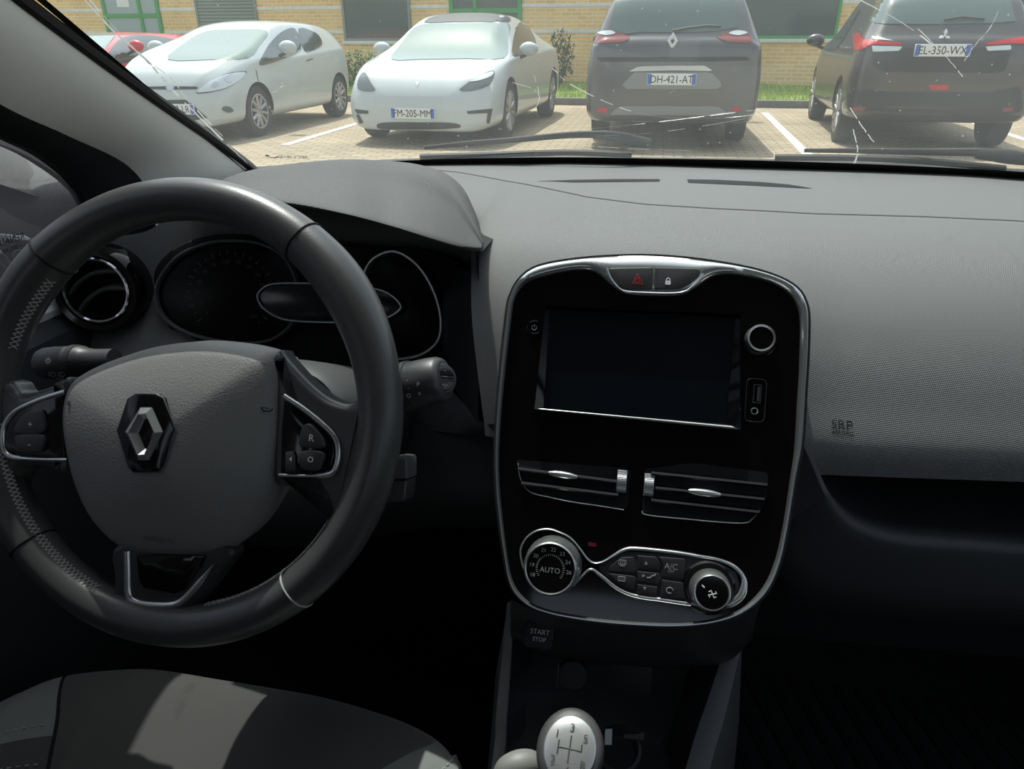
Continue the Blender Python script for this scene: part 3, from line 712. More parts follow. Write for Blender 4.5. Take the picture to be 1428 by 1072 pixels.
pr = ring_pod([(397, 556), (426, 574), (453, 599), (465, 616), (467, 634), (462, 652), (452, 660), (392, 660), (393, 600)],
    [(396, 552), (426, 572), (456, 597), (469, 614), (472, 634), (467, 655), (455, 662), (425, 663), (390, 662)], lambda t: .0048 if t < .8 else .0030,
    [(424, 594), (431, 590), (440, 596), (452, 612), (452, 624), (420, 622), (420, 604)], [(420, 629), (452, 630), (450, 647), (445, 655), (426, 655), (419, 648)],
    (('R', 434, 611, .0075), ('O', 433, 641, .0060)), 'gloss black pod with R and O buttons')
q = MB().plate(WF, WF.pxs([(400, 630), (410, 629), (413, 636), (413, 656), (399, 657)], .010), .008, .0125, .001); wh.part('button', q, M['stalk'], pr)
q = WF.px(405, 640, .0128); wh.part('print', MB().poly([WF.pt(q[0] - .001, q[1], .0128), WF.pt(q[0] + .0010, q[1] - .002, .0128), WF.pt(q[0] + .0010, q[1] + .002, .0128)]), M['white'], pr)
ring_pod([(89, 549), (58, 559), (28, 573), (14, 588), (8, 606), (9, 624), (18, 634), (92, 638), (90, 600)],
    [(92, 546), (57, 557), (24, 572), (9, 588), (4, 607), (6, 627), (17, 637), (50, 640), (95, 641)], lambda t: .0050 if t < .8 else .0036,
    [(25, 590), (36, 577), (52, 572), (61, 574), (62, 603), (25, 604)], [(25, 607), (62, 606), (61, 626), (54, 631), (30, 628), (25, 622)],
    (('+', 42, 592, .008), ('-', 41, 619, .009)), 'gloss black pod with plus and minus buttons')

# lower spoke
LS = [(164, 762), (164, 800), (166, 836), (176, 850), (196, 857), (238, 858), (262, 850), (286, 828), (314, 792), (330, 768), (300, 750), (220, 745)]
P = resample(catmull(WF.pxs(LS, .0), 4, True), 80, True)
ls = wh.part('lower_spoke', MB().plate(WF, P, -.012, .006, .005, 4), M['stalk'], smooth=50)
wh.part('silver_trim', MB().strip(WF, catmull(WF.pxs([(177, 768), (178, 800), (179, 828), (186, 838), (204, 843), (236, 844), (252, 839), (266, 826), (284, 805), (299, 786)], .006), 6), lambda t: .0058 if t < .85 else .0058 * (1.02 - t) / .17, .0022, .006), M['silver'], ls)
wh.part('glossy_inlay', MB().plate(WF, resample(WF.pxs([(190, 772), (193, 808), (201, 820), (244, 828), (257, 823), (282, 788), (288, 774)], .007), 50, True), .004, .0075, .001), M['gloss'], ls)
# collar behind the hub
wh.part('hub_back', MB().lathe(WF, [(.07, -.012), (.068, -.05), (.05, -.06)], 36, cap0=True, cap1=True, cy=-.02), M['dark'])

# ---------------------------------------------------------------- steering column, stalks and the audio satellite
sc = Thing('steering_column', 'grey plastic steering column cowl seen behind the spokes', 'column cowl', WF.pt(0, -.05, -.15))
rows = []
for h, k in ((-.062, .93), (-.07, 1.0), (-.12, 1.03), (-.2, 1.0), (-.27, .95)):
    rows.append([WF.pt(.030 + k * .088 * math.copysign(abs(math.cos(a)) ** .7, math.cos(a)), -.012 + k * .060 * math.copysign(abs(math.sin(a)) ** .8, math.sin(a)), h) for a in [2 * math.pi * i / 48 for i in range(48)]])
sc.part('cowl', MB().grid(rows, closed_u=True, cap0=True), M['plastic'], smooth=50)
def stalk(name, label, p_root, p_tip, r, endcap):
    ax = (p_tip - p_root).normalized(); L_ = (p_tip - p_root).length
    u = V((0, 0, 1)).cross(ax).normalized(); fr = Frame(p_root, u, ax.cross(u), ax)
    t = Thing(name, label, 'stalk', p_root)
    prof = [(r * .75, 0), (r * .78, L_ * .25), (r * .9, L_ * .38), (r * 1.02, L_ * .42), (r * 1.04, L_ * .8), (r * 1.0, L_ * .93), (r * .9, L_ * .985), (r * .72, L_)]
    body = t.part('body', MB().lathe(fr, prof, 32, cap0=True, cap1=True), M['stalk'], smooth=50)
    t.part('collar', MB().lathe(fr, [(r * 1.03, L_ * .47), (r * 1.10, L_ * .48), (r * 1.10, L_ * .55), (r * 1.03, L_ * .56)], 32), M['dark'], body)
    lm = MB().lathe(fr, prof, 64); bv = BVHTree.FromPolygons([tuple(p) for p in lm.v], lm.f)
    def wrap(mb):          # lay a print onto the round stalk
        for i, q in enumerate(mb.v):
            d = q.normalized(); h = bv.ray_cast(V((0, 0, 0)), d)
            if h[0] is not None: mb.v[i] = h[0] - d * .0005
        return mb
    return t, fr, L_, body, wrap
def face_print(fr, ax_p, h, x, y): pass
p0, p1 = WF.pt(-.06, .02, -.075), None
ps = Frame(WF.pt(0, 0, -.075), WF.u, WF.v, WF.n)
a_ = ps.pt(*ps.px(160, 503)); b_ = ps.pt(*ps.px(58, 507))
t, fr, L_, body, wrap = stalk('light_stalk', 'dark grey light stalk with white lamp symbols, poking out left behind the wheel', a_, b_, .0150, True)
pf = Frame(ps.pt(*ps.px(85, 507)) + (-ps.pt(*ps.px(85, 507))).normalized() * .0176, WF.u, WF.v, WF.n)
pm = MB()
def pxp(x, y): return pf.px(x, y)
q = pxp(67, 503); pm.strip(pf, circle(.0016, 12, *q), .0006, .0002, closed=True)
for k in range(8): a = k * math.pi / 4; pm.strip(pf, [(q[0] + .0024 * math.cos(a), q[1] + .0024 * math.sin(a)), (q[0] + .0034 * math.cos(a), q[1] + .0034 * math.sin(a))], .0005, .0002)
for x in (73, 86):
    q = pxp(x, 522); pm.strip(pf, [(q[0] - .001, q[1] - .002), (q[0] + .002, q[1] - .002), (q[0] + .0032, q[1]), (q[0] + .002, q[1] + .002), (q[0] - .001, q[1] + .002)], .0006, .0002, closed=True)
    for k in (-1, 0, 1): pm.strip(pf, [(q[0] - .004, q[1] + k * .0014), (q[0] - .002, q[1] + k * .0014)], .0005, .0002)
q = pxp(88, 513); pm.text(pf, '=D', q[0], q[1], .004); q = pxp(90, 507); pm.text(pf, 'o', q[0], q[1], .005); q = pxp(83, 528); pm.text(pf, 'AUTO', q[0], q[1], .003)
t.part('print', wrap(pm), M['white'], body)
a_ = ps.pt(*ps.px(520, 548)); b_ = ps.pt(*ps.px(626, 528)) + WF.n * .012
t, fr, L_, body, wrap = stalk('wiper_stalk', 'dark grey wiper stalk with round twin button end, right of the wheel', a_, b_, .0195, True)
ax = (b_ - a_).normalized(); en = (-b_).normalized(); en = (ax * .55 + en * .6).normalized()
eu = WF.v.cross(en).normalized(); ef = Frame(b_ - ax * .006 + en * .0045, eu, en.cross(eu), en)
t.part('end_cap', MB().lathe(ef, [(.0135, -.008), (.0138, .0), (.0125, .003), (.011, .0035)], 28, cap1=True), M['stalk'], body)
for s_ in (1, -1):
    half = [(.0095 * math.cos(a), s_ * (.0006 + .0092 * math.sin(a))) for a in [math.pi * k / 16 for k in range(17)]]
    t.part('button', MB().plate(ef, half, .003, .0052, .0008), M['gloss'], body)
    t.part('print', MB().text(ef, '...', 0, s_ * .0035 + .0005, .009, .0056).text(ef, 'o' if s_ > 0 else '+', 0, s_ * .0068, .003, .0056), M['greyprint'], body)
pf = Frame(ps.pt(*ps.px(580, 545)) + (-ps.pt(*ps.px(580, 545))).normalized() * .0225, WF.u, WF.v, WF.n); pm = MB()
for x, y, s in ((583, 536, 'P'), (585, 548, 'o'), (570, 552, 'O'), (568, 528, '.'), (570, 541, '-')): q = pf.px(x, y); pm.text(pf, s, q[0], q[1], .005)
t.part('print', wrap(pm), M['white'], body)
asat = Thing('audio_remote', 'grey blocky audio remote behind the wheel, below the wiper stalk', 'audio remote', ps.pt(*ps.px(552, 698)))
P1 = ps.pxs([(530, 640), (556, 636), (567, 637), (569, 641), (569, 667), (530, 668)]); asat.part('upper_block', MB().plate(ps, P1, -.025, .004, .002), M['plastic'])
P2 = ps.pxs([(530, 669), (568, 669), (566, 694), (563, 699), (534, 700)]); asat.part('lower_block', MB().plate(ps, P2, -.025, .002, .002), M['stalk'])
# ---------------------------------------------------------------- centre panel: gloss black pod with silver surround
PF = lean_frame((.0016, .6, -.2569), 30)
pn = Thing('multimedia_unit', 'gloss black centre unit in a silver surround with dark screen, vents and climate controls', 'multimedia unit', PF.pt(0, -.22))
OUT = [(707, 431), (712, 411), (720, 394), (737, 377), (764, 367), (821, 359), (888, 356), (946, 358.5), (1006, 366), (1056, 376), (1093, 389), (1114, 403), (1124, 420), (1128, 441), (1127, 491), (1124, 542), (1119, 620), (1110, 667), (1099, 734), (1088, 785), (1070, 825), (1040, 852), (999, 867), (939, 873), (855, 869), (788, 860), (747, 849), (724, 834), (710, 812), (702, 768), (695, 718), (691, 667), (691, 610), (697, 525)]
INN = [(714.5, 431), (718, 415), (725, 402), (737, 392), (755, 386), (791, 378), (818, 376.5), (833, 381), (851, 396), (868, 407), (898, 411), (946, 411), (964, 405), (986, 389), (1003, 383), (1026, 383), (1067, 391), (1093, 403), (1108, 419), (1115.5, 444), (1115, 508), (1112, 560), (1108, 626), (1102, 670), (1092, 734), (1081, 782), (1064, 819), (1036, 847), (996, 863.5), (939, 869), (855, 865), (788, 856), (750, 846), (729, 832), (714.5, 810), (706, 768), (700, 718), (696, 667), (696.5, 610), (703.5, 525)]
def byangle(pts, c, n, sub=8):
    P = catmull(pts, sub, True)
    A = sorted((math.atan2(y - c[1], x - c[0]), x, y) for x, y in P); out = []
    for i in range(n):
        t = -math.pi + 2 * math.pi * (i + .5) / n
        k = next((j for j, a in enumerate(A) if a[0] >= t), 0); a, b = A[k - 1], A[k]
        d = (b[0] - a[0]) % (2 * math.pi); f = ((t - a[0]) % (2 * math.pi)) / d if d > 1e-9 else 0
        out.append((a[1] + (b[1] - a[1]) * f, a[2] + (b[2] - a[2]) * f))
    return out
c0 = (908, 610); oP = PF.pxs(byangle(OUT, c0, 240), .004); iP = PF.pxs(byangle(INN, c0, 240), .004)
pn.part('silver_surround', MB().band(PF, oP, iP, -.03, .0065, .0045), M['silver'], smooth=50)
ow = MB(); o2 = inset(ccw(oP), -.0022); ow.grid([[PF.pt(a, b, .001) for a, b in o2], [PF.pt(a, b, -.006) for a, b in o2], [PF.pt(a * .985, b * .985, -.075) for a, b in o2]], closed_u=True); ow.grid([[PF.pt(a, b, .001) for a, b in o2], [PF.pt(a, b, .001) for a, b in ccw(oP)]], closed_u=True)
pn.part('pod_casing', ow, M['dark'], smooth=50)
fas = pn.part('fascia', MB().plate(PF, inset(ccw(iP), -.001), -.02, .002), M['gloss'])
# screen in its chamfered frame
fo = PF.pxs([(746, 571.5), (1031, 600), (1030, 441), (762, 429)]); fi = PF.pxs([(759, 568.6), (1011, 590.5), (1024.6, 444), (767.5, 432.5)])
so = [(a, b) for a, b in fo]; md = [(o[0] * .9 + i[0] * .1, o[1] * .9 + i[1] * .1) for o, i in zip(fo, fi)]
sub = lambda P, h: [PF.pt(*q, h) for i in range(4) for q in [(P[i][0] + (P[(i + 1) % 4][0] - P[i][0]) * k / 6, P[i][1] + (P[(i + 1) % 4][1] - P[i][1]) * k / 6) for k in range(6)]]
sf = pn.part('screen_frame', MB().grid([sub(fo, .0015), sub(fo, .0085), sub(md, .0100), sub(fi, .0026)], closed_u=True), M['gloss'], fas, smooth=25)
pn.part('frame_lower_edge', MB().grid([[PF.pt(*q, h) for q in (fo[0], md[0], (fi[0][0] - .0, fi[0][1]))] if e_ == 0 else [PF.pt(*q, h) for q in (fo[1], md[1], fi[1])] for e_, h in ((0, .0104), (1, .0104))]) if False else MB().grid([[PF.pt(*fo[0], .0088), PF.pt(*fo[1], .0088)], [PF.pt(*md[0], .0104), PF.pt(*md[1], .0104)], [PF.pt(fi[0][0] * .6 + md[0][0] * .4, fi[0][1] * .6 + md[0][1] * .4, .0062), PF.pt(fi[1][0] * .6 + md[1][0] * .4, fi[1][1] * .6 + md[1][1] * .4, .0062)]]), M['silver'], sf, label='bright lower edge of the screen frame', smooth=0)  # silver colour stands in for sky reflected on the glossy lower chamfer
scr = pn.part('screen', MB().plate(PF, [(p[0], p[1]) for p in fi], .0, .0030), M['screen'], label='dark switched off touch screen')
# hazard and lock switches
for nm, poly in (('hazard_button', [(848.5, 376), (852, 374), (911, 373), (910, 404), (873, 403.5), (864, 399), (855, 389)]), ('lock_button', [(913, 373), (972, 374.5), (976.5, 377), (975, 386), (962, 397), (948, 403.5), (912, 404)])):
    b = pn.part(nm, MB().plate(PF, resample(PF.pxs(poly, .005), 60, True), .002, .0068, .001), M['stalk'])
    m_ = MB()
    if nm == 'hazard_button':
        for s in (1, .45):
            tri = PF.pxs([(889 - 7 * s, 391 + 4.0 * s), (889 + 7 * s, 392 + 4.0 * s), (889, 390.5 - 8.5 * s)], .007); m_.strip(PF, [(tri[0][0] + (tri[1][0] - tri[0][0]) * .01, tri[0][1]), tri[1], tri[2]], .0009, .0003, .007, closed=True)
        pn.part('print', m_, M['red'], b)
    else:
        q = PF.px(931.5, 394, .007); m_.plate(PF, rrect(.0046, .0036, .0005, 2, *q), .0068, .0072); m_.strip(PF, [(q[0] - .0014, q[1] + .0015), (q[0] - .0014, q[1] + .0032), (q[0], q[1] + .0042), (q[0] + .0014, q[1] + .0032), (q[0] + .0014, q[1] + .0015)], .0008, .0003, .0068)
        pn.part('print', m_, M['white'], b)
sb = pn.part('switch_surround', MB().strip(PF, catmull(PF.pxs([(846, 374), (850, 386), (858, 397), (870, 406), (900, 408.5), (948, 408.5), (966, 399), (978, 385), (980, 377)], .0055), 6), .0022, .001, .006), M['chrome'])
# volume knob, power key, sockets
def knob(px, py, r, h, name, ring, face, parent=None, grip=None, top=.88, hb=.002):
    q = PF.px(px, py, h); b = pn.part(name, MB().lathe(PF, [(r * 1.02, hb), (r, hb + (h - hb) * .3), (r * .97, h - .001), (r * .92, h), (r * top, h - .0004)], 48, cx=q[0], cy=q[1]), ring, parent)
    pn.part('knob_face', MB().lathe(PF, [(r * top, h - .0004), (r * (top - .03), h - .001), (r * .5, h - .0012)], 48, cap1=True, cx=q[0], cy=q[1]), face, b); return b, q
kb, q = knob(1062, 471, .0121, .014, 'volume_knob', M['silver'], M['gloss'], top=.80)
pn.part('knob_well', MB().lathe(PF, [(.0150, .002), (.0148, .0028), (.0138, .003), (.0135, .002)], 48, cx=q[0], cy=q[1]), M['gloss'], kb)
q = PF.px(745, 456.5, .003); pk = pn.part('power_key', MB().lathe(PF, [(.0066, .0018), (.0064, .0034), (.0058, .0036), (.0054, .0028), (.0052, .0026)], 32, cap1=True, cx=q[0], cy=q[1]), M['gloss'])
pn.part('print', MB().strip(PF, [(q[0] + .0022 * math.cos(a), q[1] + .0022 * math.sin(a)) for a in [math.radians(120 + 300 * k / 16) for k in range(17)]], .0005, .0002, .0027).strip(PF, [(q[0], q[1]), (q[0], q[1] + .003)], .0005, .0002, .0027), M['greyprint'], pk)
sk = pn.part('media_socket', MB().band(PF, rrect(.0170, .0375, .0045, 5, *PF.px(1053.5, 558, .002)), rrect(.0152, .0357, .0040, 5, *PF.px(1053.5, 558, .002)), .001, .0032, .0006), M['stalk'])
q = PF.px(1056, 549, .003); pn.part('usb_port', MB().band(PF, rrect(.0066, .0160, .0006, 2, *q), rrect(.0052, .0146, .0005, 2, *q), .001, .0036, .0004).plate(PF, rrect(.0022, .0125, .0003, 2, q[0] + .0010, q[1]), .002, .0032), M['plastic'], sk)
q = PF.px(1052, 573, .003); pn.part('aux_port', MB().lathe(PF, [(.0030, .002), (.0029, .0042), (.0023, .0044), (.0020, .003)], 24, cx=q[0], cy=q[1]), M['silver'], sk)
# centre vents
def vent(outline, slats, tab, wheel, trim, lab):
    v = pn.part('vent', MB().plate(PF, resample(PF.pxs(outline, .003), 60, True), .001, .0026), M['black'], label=lab)
    for x0, y0, x1, y1 in slats:
        a, b = PF.px(x0, y0, .006), PF.px(x1, y1, .006); rows = []
        for p in (a, b): rows.append([PF.pt(p[0], p[1] + .0032, .0025), PF.pt(p[0], p[1] + .0018, .0058), PF.pt(p[0], p[1], .0068), PF.pt(p[0], p[1] - .0012, .006), PF.pt(p[0], p[1] - .0008, .0025)])
        pn.part('slat', MB().grid(rows, flip=True), M['gloss'], v, smooth=30)
    x0, y0, x1, y1 = tab; a, b = PF.px(x0, y0, .009), PF.px(x1, y1, .009)
    tb = MB(); A, B = PF.pt(*a, .0085), PF.pt(*b, .0085)
    tb.tube([A.lerp(B, k / 10) for k in range(11)], lambda t: .0032 * max(.25, math.sin(math.pi * min(.97, max(.03, t))) ** .35), 12); pn.part('tab', tb, M['silver'], v)
    x, y = wheel; q = PF.px(x, y, .006); tw = MB(); rows = []
    for k in range(41):
        a = math.pi * k / 40; r = .0090 + (.0004 if k % 2 else 0)
        rows.append([PF.pt(q[0] - .0042, q[1] + r * math.cos(a), .002 + .55 * r * math.sin(a)), PF.pt(q[0] - .0038, q[1] + r * 1.04 * math.cos(a), .002 + .6 * r * math.sin(a)), PF.pt(q[0] + .0038, q[1] + r * 1.04 * math.cos(a), .002 + .6 * r * math.sin(a)), PF.pt(q[0] + .0042, q[1] + r * math.cos(a), .002 + .55 * r * math.sin(a))])
    pn.part('thumbwheel', tw.grid(rows), mat('knurled_metal', (.42, .43, .43), .35, metal=.8), v, smooth=10)
    pn.part('lower_trim', MB().strip(PF, catmull(PF.pxs(trim, .004), 6), .0010, .0010, .0026), M['silver'], v)
vent([(720, 641), (868, 652), (880, 655), (876, 705), (870, 711), (800, 702), (741, 689), (728, 675)], [(722, 654, 860, 672), (727, 674, 862, 691)], (765, 659, 805, 665), (867, 671), [(722, 645), (724, 662), (730, 677), (741, 687), (765, 693), (800, 700), (840, 706), (870, 711)], 'left centre vent with thin chrome tab')
vent([(900, 654), (966, 645), (1072, 659), (1070, 690), (1061, 712), (1050, 724), (1033, 730), (908, 719), (895, 712)], [(908, 660, 1070, 677), (914, 681, 1066, 697), (908, 698, 1059, 715)], (960, 684, 1005, 690), (905, 676), [(895, 712), (903, 718), (960, 724), (1033, 729.5), (1050, 723), (1060, 711)], 'right centre vent with thin chrome tab')
# climate control: ribbon trim, temperature dial, fan dial, keys
RB_ = [(733, 798), (728, 786), (726, 766), (734, 750), (748, 740), (764, 737.5), (779, 741), (796, 750), (809, 765), (819, 779), (829, 785), (841, 783), (854, 776), (870, 767), (888, 765), (938, 770), (971, 775), (1001, 780), (1022, 789), (1035, 802), (1038, 815), (1033, 831), (1018, 841.5), (998, 844.5), (963, 842), (921, 836), (887, 831), (862, 821), (837, 802), (824, 793.5), (812, 803), (800, 816)]
def wrib(t):
    i = t * (len(RB_) - 1)
    if i < 8: return .0018
    if i < 12: return .0020
    if i < 16: return .0036
    if i < 18: return .0030
    if i < 20: return .0040
    if i < 23: return .0072
    if i < 26: return .0040
    if i < 29: return .0036
    return .0022
rb = catmull(PF.pxs(RB_, .003), 7)
W_ = [wrib(k / (len(rb) - 1)) for k in range(len(rb))]; W_ = [sum(W_[max(0, k - 5):k + 6]) / len(W_[max(0, k - 5):k + 6]) for k in range(len(W_))]
cc = pn.part('climate_trim', MB().strip(PF, rb, lambda t: W_[min(len(W_) - 1, int(t * (len(W_) - 1) + .5))], .0024, .002), M['silver'], label='silver ribbon that loops round both climate dials')
pn.part('climate_keypad', MB().plate(PF, resample(PF.pxs([(835, 788), (872, 769), (938, 772), (1000, 783), (1026, 797), (1032, 815), (1026, 832), (1000, 841), (888, 828), (862, 816), (836, 796)], .003), 60, True), .001, .0032, .0006), M['dark'], cc)
def keyq(poly): return pn.part('key', MB().plate(PF, resample(PF.pxs(poly, .0035), 36, True), .002, .0044, .0006), M['dark'], cc)
keyq([(851, 789), (866, 777), (884, 776), (888, 796), (884, 800), (848, 796)]); keyq([(849, 799), (884, 803), (888, 806), (884, 822), (872, 820), (856, 808)])
keyq([(889, 774), (915, 776), (921, 786), (919, 796), (889, 793)]); keyq([(889, 796), (919, 799), (922, 806), (919, 815), (889, 811)]); keyq([(889, 814), (917, 818), (916, 832), (889, 829)])
keyq([(919, 776), (956, 779), (953, 808), (922, 804), (925, 790)]); keyq([(923, 808), (953, 812), (957, 836), (920, 833), (922, 820)])
pm = MB()
def pt_(txt, x, y, s): q = PF.px(x, y, .0046); pm.text(PF, txt, q[0], q[1], s, .0047)
def tri(x, y, s, up): q = PF.px(x, y, .0046); pm.poly([PF.pt(q[0] - s, q[1] - s * up, .0047), PF.pt(q[0] + s, q[1] - s * up, .0047), PF.pt(q[0], q[1] + s * up, .0047)][::up])
pt_('A/C', 936, 790, .0068); pt_('OFF', 936, 796.5, .0032); tri(901, 784.5, .0015, 1); tri(899, 820.5, .0015, -1)
q = PF.px(904, 804, .0046); pm.strip(PF, [(q[0] - .001, q[1] - .001), (q[0] + .002, q[1] - .0005), (q[0] + .003, q[1] + .001), (q[0] + .0052, q[1] + .0015), (q[0] + .006, q[1] + .003)], .0011, .0002, .0046); pm.poly([PF.pt(q[0] - .005, q[1] - .001, .0047), PF.pt(q[0] - .0025, q[1] + .0006, .0047), PF.pt(q[0] - .005, q[1] + .002, .0047)])
q = PF.px(934, 823, .0046); pm.strip(PF, [(q[0] + .0028 * math.cos(a), q[1] + .0024 * math.sin(a)) for a in [math.radians(k * 20) for k in range(16)]], .0007, .0002, .0046)
for (x, y) in ((868, 784), (867, 807)):
    q = PF.px(x, y, .0046)
    pm.strip(PF, rrect(.0062, .0036, .001, 3, *q), .0005, .0002, .0046, closed=True)
    for k in (-1, 0, 1): pm.strip(PF, [(q[0] + k * .0017, q[1] - .001), (q[0] + k * .0017 + .0005, q[1] + .001)], .0005, .0002, .0046)
q = PF.px(868, 789, .0046); pm.strip(PF, [(q[0] - .002, q[1]), (q[0] + .002, q[1])], .0005, .0002, .0046)
pn.part('key_print', pm, M['greyprint'], cc)
# temperature dial
q = PF.px(767, 793, .030); td = None; rows = []; r = .0222
for h, rr in ((.002, 1.12), (.006, 1.10), (.012, 1.07), (.022, 1.04), (.026, 1.03), (.028, 1.0), (.0295, .97), (.0300, .94), (.0296, .91), (.0285, .90)):
    rows.append([PF.pt(q[0] + r * rr * math.cos(2 * math.pi * k / 96) * (1 - (.012 if (k % 8 == 0 and h < .024) else 0)), q[1] + r * rr * math.sin(2 * math.pi * k / 96) * (1 - (.012 if (k % 8 == 0 and h < .024) else 0)), h) for k in range(96)])
td = pn.part('temperature_dial', MB().grid(rows, closed_u=True), M['silver'], label='ribbed silver dial with numbers and AUTO')
pn.part('dial_face', MB().lathe(PF, [(r * .90, .0285), (r * .5, .0283)], 48, cap1=True, cx=q[0], cy=q[1]), M['gloss'], td)
pm = MB()
for k, s in enumerate(('18', '19', '20', '21', '22', '23', '24', '26')):
    a = math.radians(205 - 30 * k); pm.text(PF, s, q[0] + .0158 * math.cos(a), q[1] + .0158 * math.sin(a), .0046, .0288)
pm.text(PF, 'AUTO', q[0], q[1] - .0015, .0062, .0288)
for k in range(30): a = math.radians(215 - 250 * k / 29); pm.strip(PF, [(q[0] + .0105 * math.cos(a), q[1] + .0105 * math.sin(a)), (q[0] + .0122 * math.cos(a), q[1] + .0122 * math.sin(a))], .0004, .0001, .0287)
pn.part('dial_print', pm, M['greyprint'], td)
# fan dial
q2 = PF.px(993, 827, .022)
pn.part('dial_well', MB().lathe(PF, [(.0225, .0030), (.0205, .0045), (.0185, .0036)], 48, cap1=True, cx=q2[0] - .001, cy=q2[1] + .001), M['gloss'], cc)
fd = pn.part('fan_dial', MB().lathe(PF, [(.0172, .003), (.0168, .010), (.0160, .016), (.0148, .0205), (.0140, .0215), (.0131, .0212)], 48, cx=q2[0], cy=q2[1]), M['silver'], label='smaller smooth silver dial')
pn.part('dial_face', MB().lathe(PF, [(.0131, .0212), (.007, .0210)], 48, cap1=True, cx=q2[0], cy=q2[1]), M['gloss'], fd)
pm = MB().strip(PF, [(q2[0] - .0085, q2[1] + .0055), (q2[0] - .0062, q2[1] + .0035)], .0013, .0002, .0213)
for k in range(4): a = k * math.pi / 2 + .4; pm.strip(PF, [(q2[0] + .0005, q2[1] - .001), (q2[0] + .0005 + .0036 * math.cos(a), q2[1] - .001 + .003 * math.sin(a)), (q2[0] + .0005 + .0036 * math.cos(a + .6), q2[1] - .001 + .003 * math.sin(a + .6))], .001, .0002, .0213)
pn.part('dial_print', pm, M['white'], fd)
q = PF.px(826, 759, .002); pn.part('warning_light', MB().plate(PF, rrect(.007, .0032, .0006, 2, *q), .001, .0024), mat('dim_red_lens', (.12, .004, .004), .3))
# ---------------------------------------------------------------- centre console below the panel
cn = Thing('centre_console', 'dark centre console below the panel with grey side rails and storage tray', 'centre console', (0, .45, -.80))
def R3(l): return [atY(x, y, Y) for x, y, Y in l]
# pod underside
un = [R3([(712, 835, .505), (760, 856, .50), (860, 872, .492), (960, 874, .495), (1040, 855, .505), (1062, 835, .51)]),
      R3([(712, 880, .55), (760, 905, .545), (860, 922, .54), (950, 925, .54), (1020, 915, .55), (1050, 880, .555)]),
      R3([(712, 890, .62), (760, 915, .62), (860, 930, .62), (950, 933, .62), (1010, 925, .62), (1050, 890, .62)])]
un = [catmull(r, 5) for r in un]; cols = [catmull([r[j] for r in un], 5) for j in range(len(un[0]))]
cn.part('pod_underside', MB().grid([[c[i] for c in cols] for i in range(len(cols[0]))]), M['stalk'], smooth=60)
TR = [V((-.125, .60, -.47)), V((-.118, .55, -.56)), V((-.115, .50, -.63)), V((-.112, .42, -.665)), V((-.11, .25, -.68)), V((-.11, -.3, -.68))]
lft = [atY(712, 842, .60), atY(706, 920, .57), atY(699, 1000, .525), atY(693, 1072, .485), V((-.10, .30, -.70)), V((-.10, -.3, -.70))]
rgt = [atY(1025, 893, .59), atY(1000, 982, .54), atY(973, 1072, .49), V((.062, .40, -.655)), V((.052, .25, -.68)), V((.055, -.3, -.70))]
lft = catmull(lft, 6); rgt = catmull(rgt, 6)
for P, w, sg in ((lft, .011, -1), (rgt, .021, 1)):
    rows = []
    for i, p in enumerate(P):
        ww = w * (.7 + .3 * min(1, i / 8))
        rows.append([p + V((-sg * ww * .55, 0, -.012)), p + V((-sg * ww * .5, 0, .001)), p + V((0, 0, .004)), p + V((sg * ww * .5, 0, .001)), p + V((sg * ww * .55, 0, -.012)), p + V((sg * .02, .01, -.12)), p + V((sg * .03, .01, -.3))])
    cn.part('side_rail', MB().grid(rows, flip=True), M['rail'], smooth=50)
# tray between the rails
rows = [[V((l.x, l.y, l.z - .010)), V((l.x * .9 + r.x * .1, l.y + .045, l.z - .03)), V(((l.x + r.x) / 2, l.y + .05, l.z - .032)), V((l.x * .1 + r.x * .9, l.y + .045, l.z - .03)), V((r.x, r.y, r.z - .010))] for l, r in zip(lft, rgt)]
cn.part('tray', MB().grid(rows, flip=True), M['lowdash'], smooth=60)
sp = lean_frame(atY(752, 885, .512), 38)
bt = cn.part('start_button', MB().plate(sp, rrect(.028, .024, .006, 4), -.01, .006, .002), M['dark'])
cn.part('print', MB().text(sp, 'START', .001, .003, .0062, .0063).text(sp, 'STOP', .001, -.0035, .0052, .0063), M['white'], bt)
so_ = lean_frame(atY(800, 940, .555), 25)
sk_ = cn.part('power_socket', MB().lathe(so_, [(.0165, -.004), (.0162, .004), (.0150, .006), (.0140, .0045)], 36, cap1=True), M['stalk'])
cn.part('tab', MB().plate(so_, [(-.0165, -.012), (-.0145, -.012), (-.0145, .012), (-.0165, .012)], 0, .009, .0008), M['plastic'], sk_)
so2 = lean_frame(atY(878, 942, .56), 25)
cn.part('blank_cover', MB().plate(so2, rrect(.045, .036, .008, 5), -.004, .0035, .0015), M['dark'])
cp_ = atY(862, 1046, .50)
cn.part('cup_ring', MB().lathe(Frame(cp_, (1, 0, 0), V((0, .8, .35)).normalized(), V((0, -.35, .8)).normalized()), [(.022, -.004), (.0218, .006), (.019, .008), (.017, .004), (.016, -.01)], 36), M['stalk'])

us = lean_frame(atY(849, 1027, .49), 35)
us1 = Thing('card_tag', 'small white paper tag standing in the tray beside the gear knob', 'tag', us.pt(0, -.008))
us1.part('tag', MB().plate(us, us.pxs([(844, 1016), (854, 1016), (853, 1038), (843, 1038)]), -.001, .0012, .0004), M['white'])
us2 = lean_frame(atY(884, 1026, .495), 35)
u2 = Thing('usb_plug', 'small dark plug lying in the tray, right of the white tag', 'plug', us2.pt(0, -.006))
u2.part('plug_body', MB().plate(us2, us2.pxs([(869, 1021), (892, 1021), (892, 1030), (869, 1029)]), -.003, .004, .001), M['stalk'])
u2.part('plug_tip', MB().plate(us2, us2.pxs([(892, 1020), (898, 1020), (898, 1031), (892, 1031)]), -.003, .003, .0005), M['plastic'])

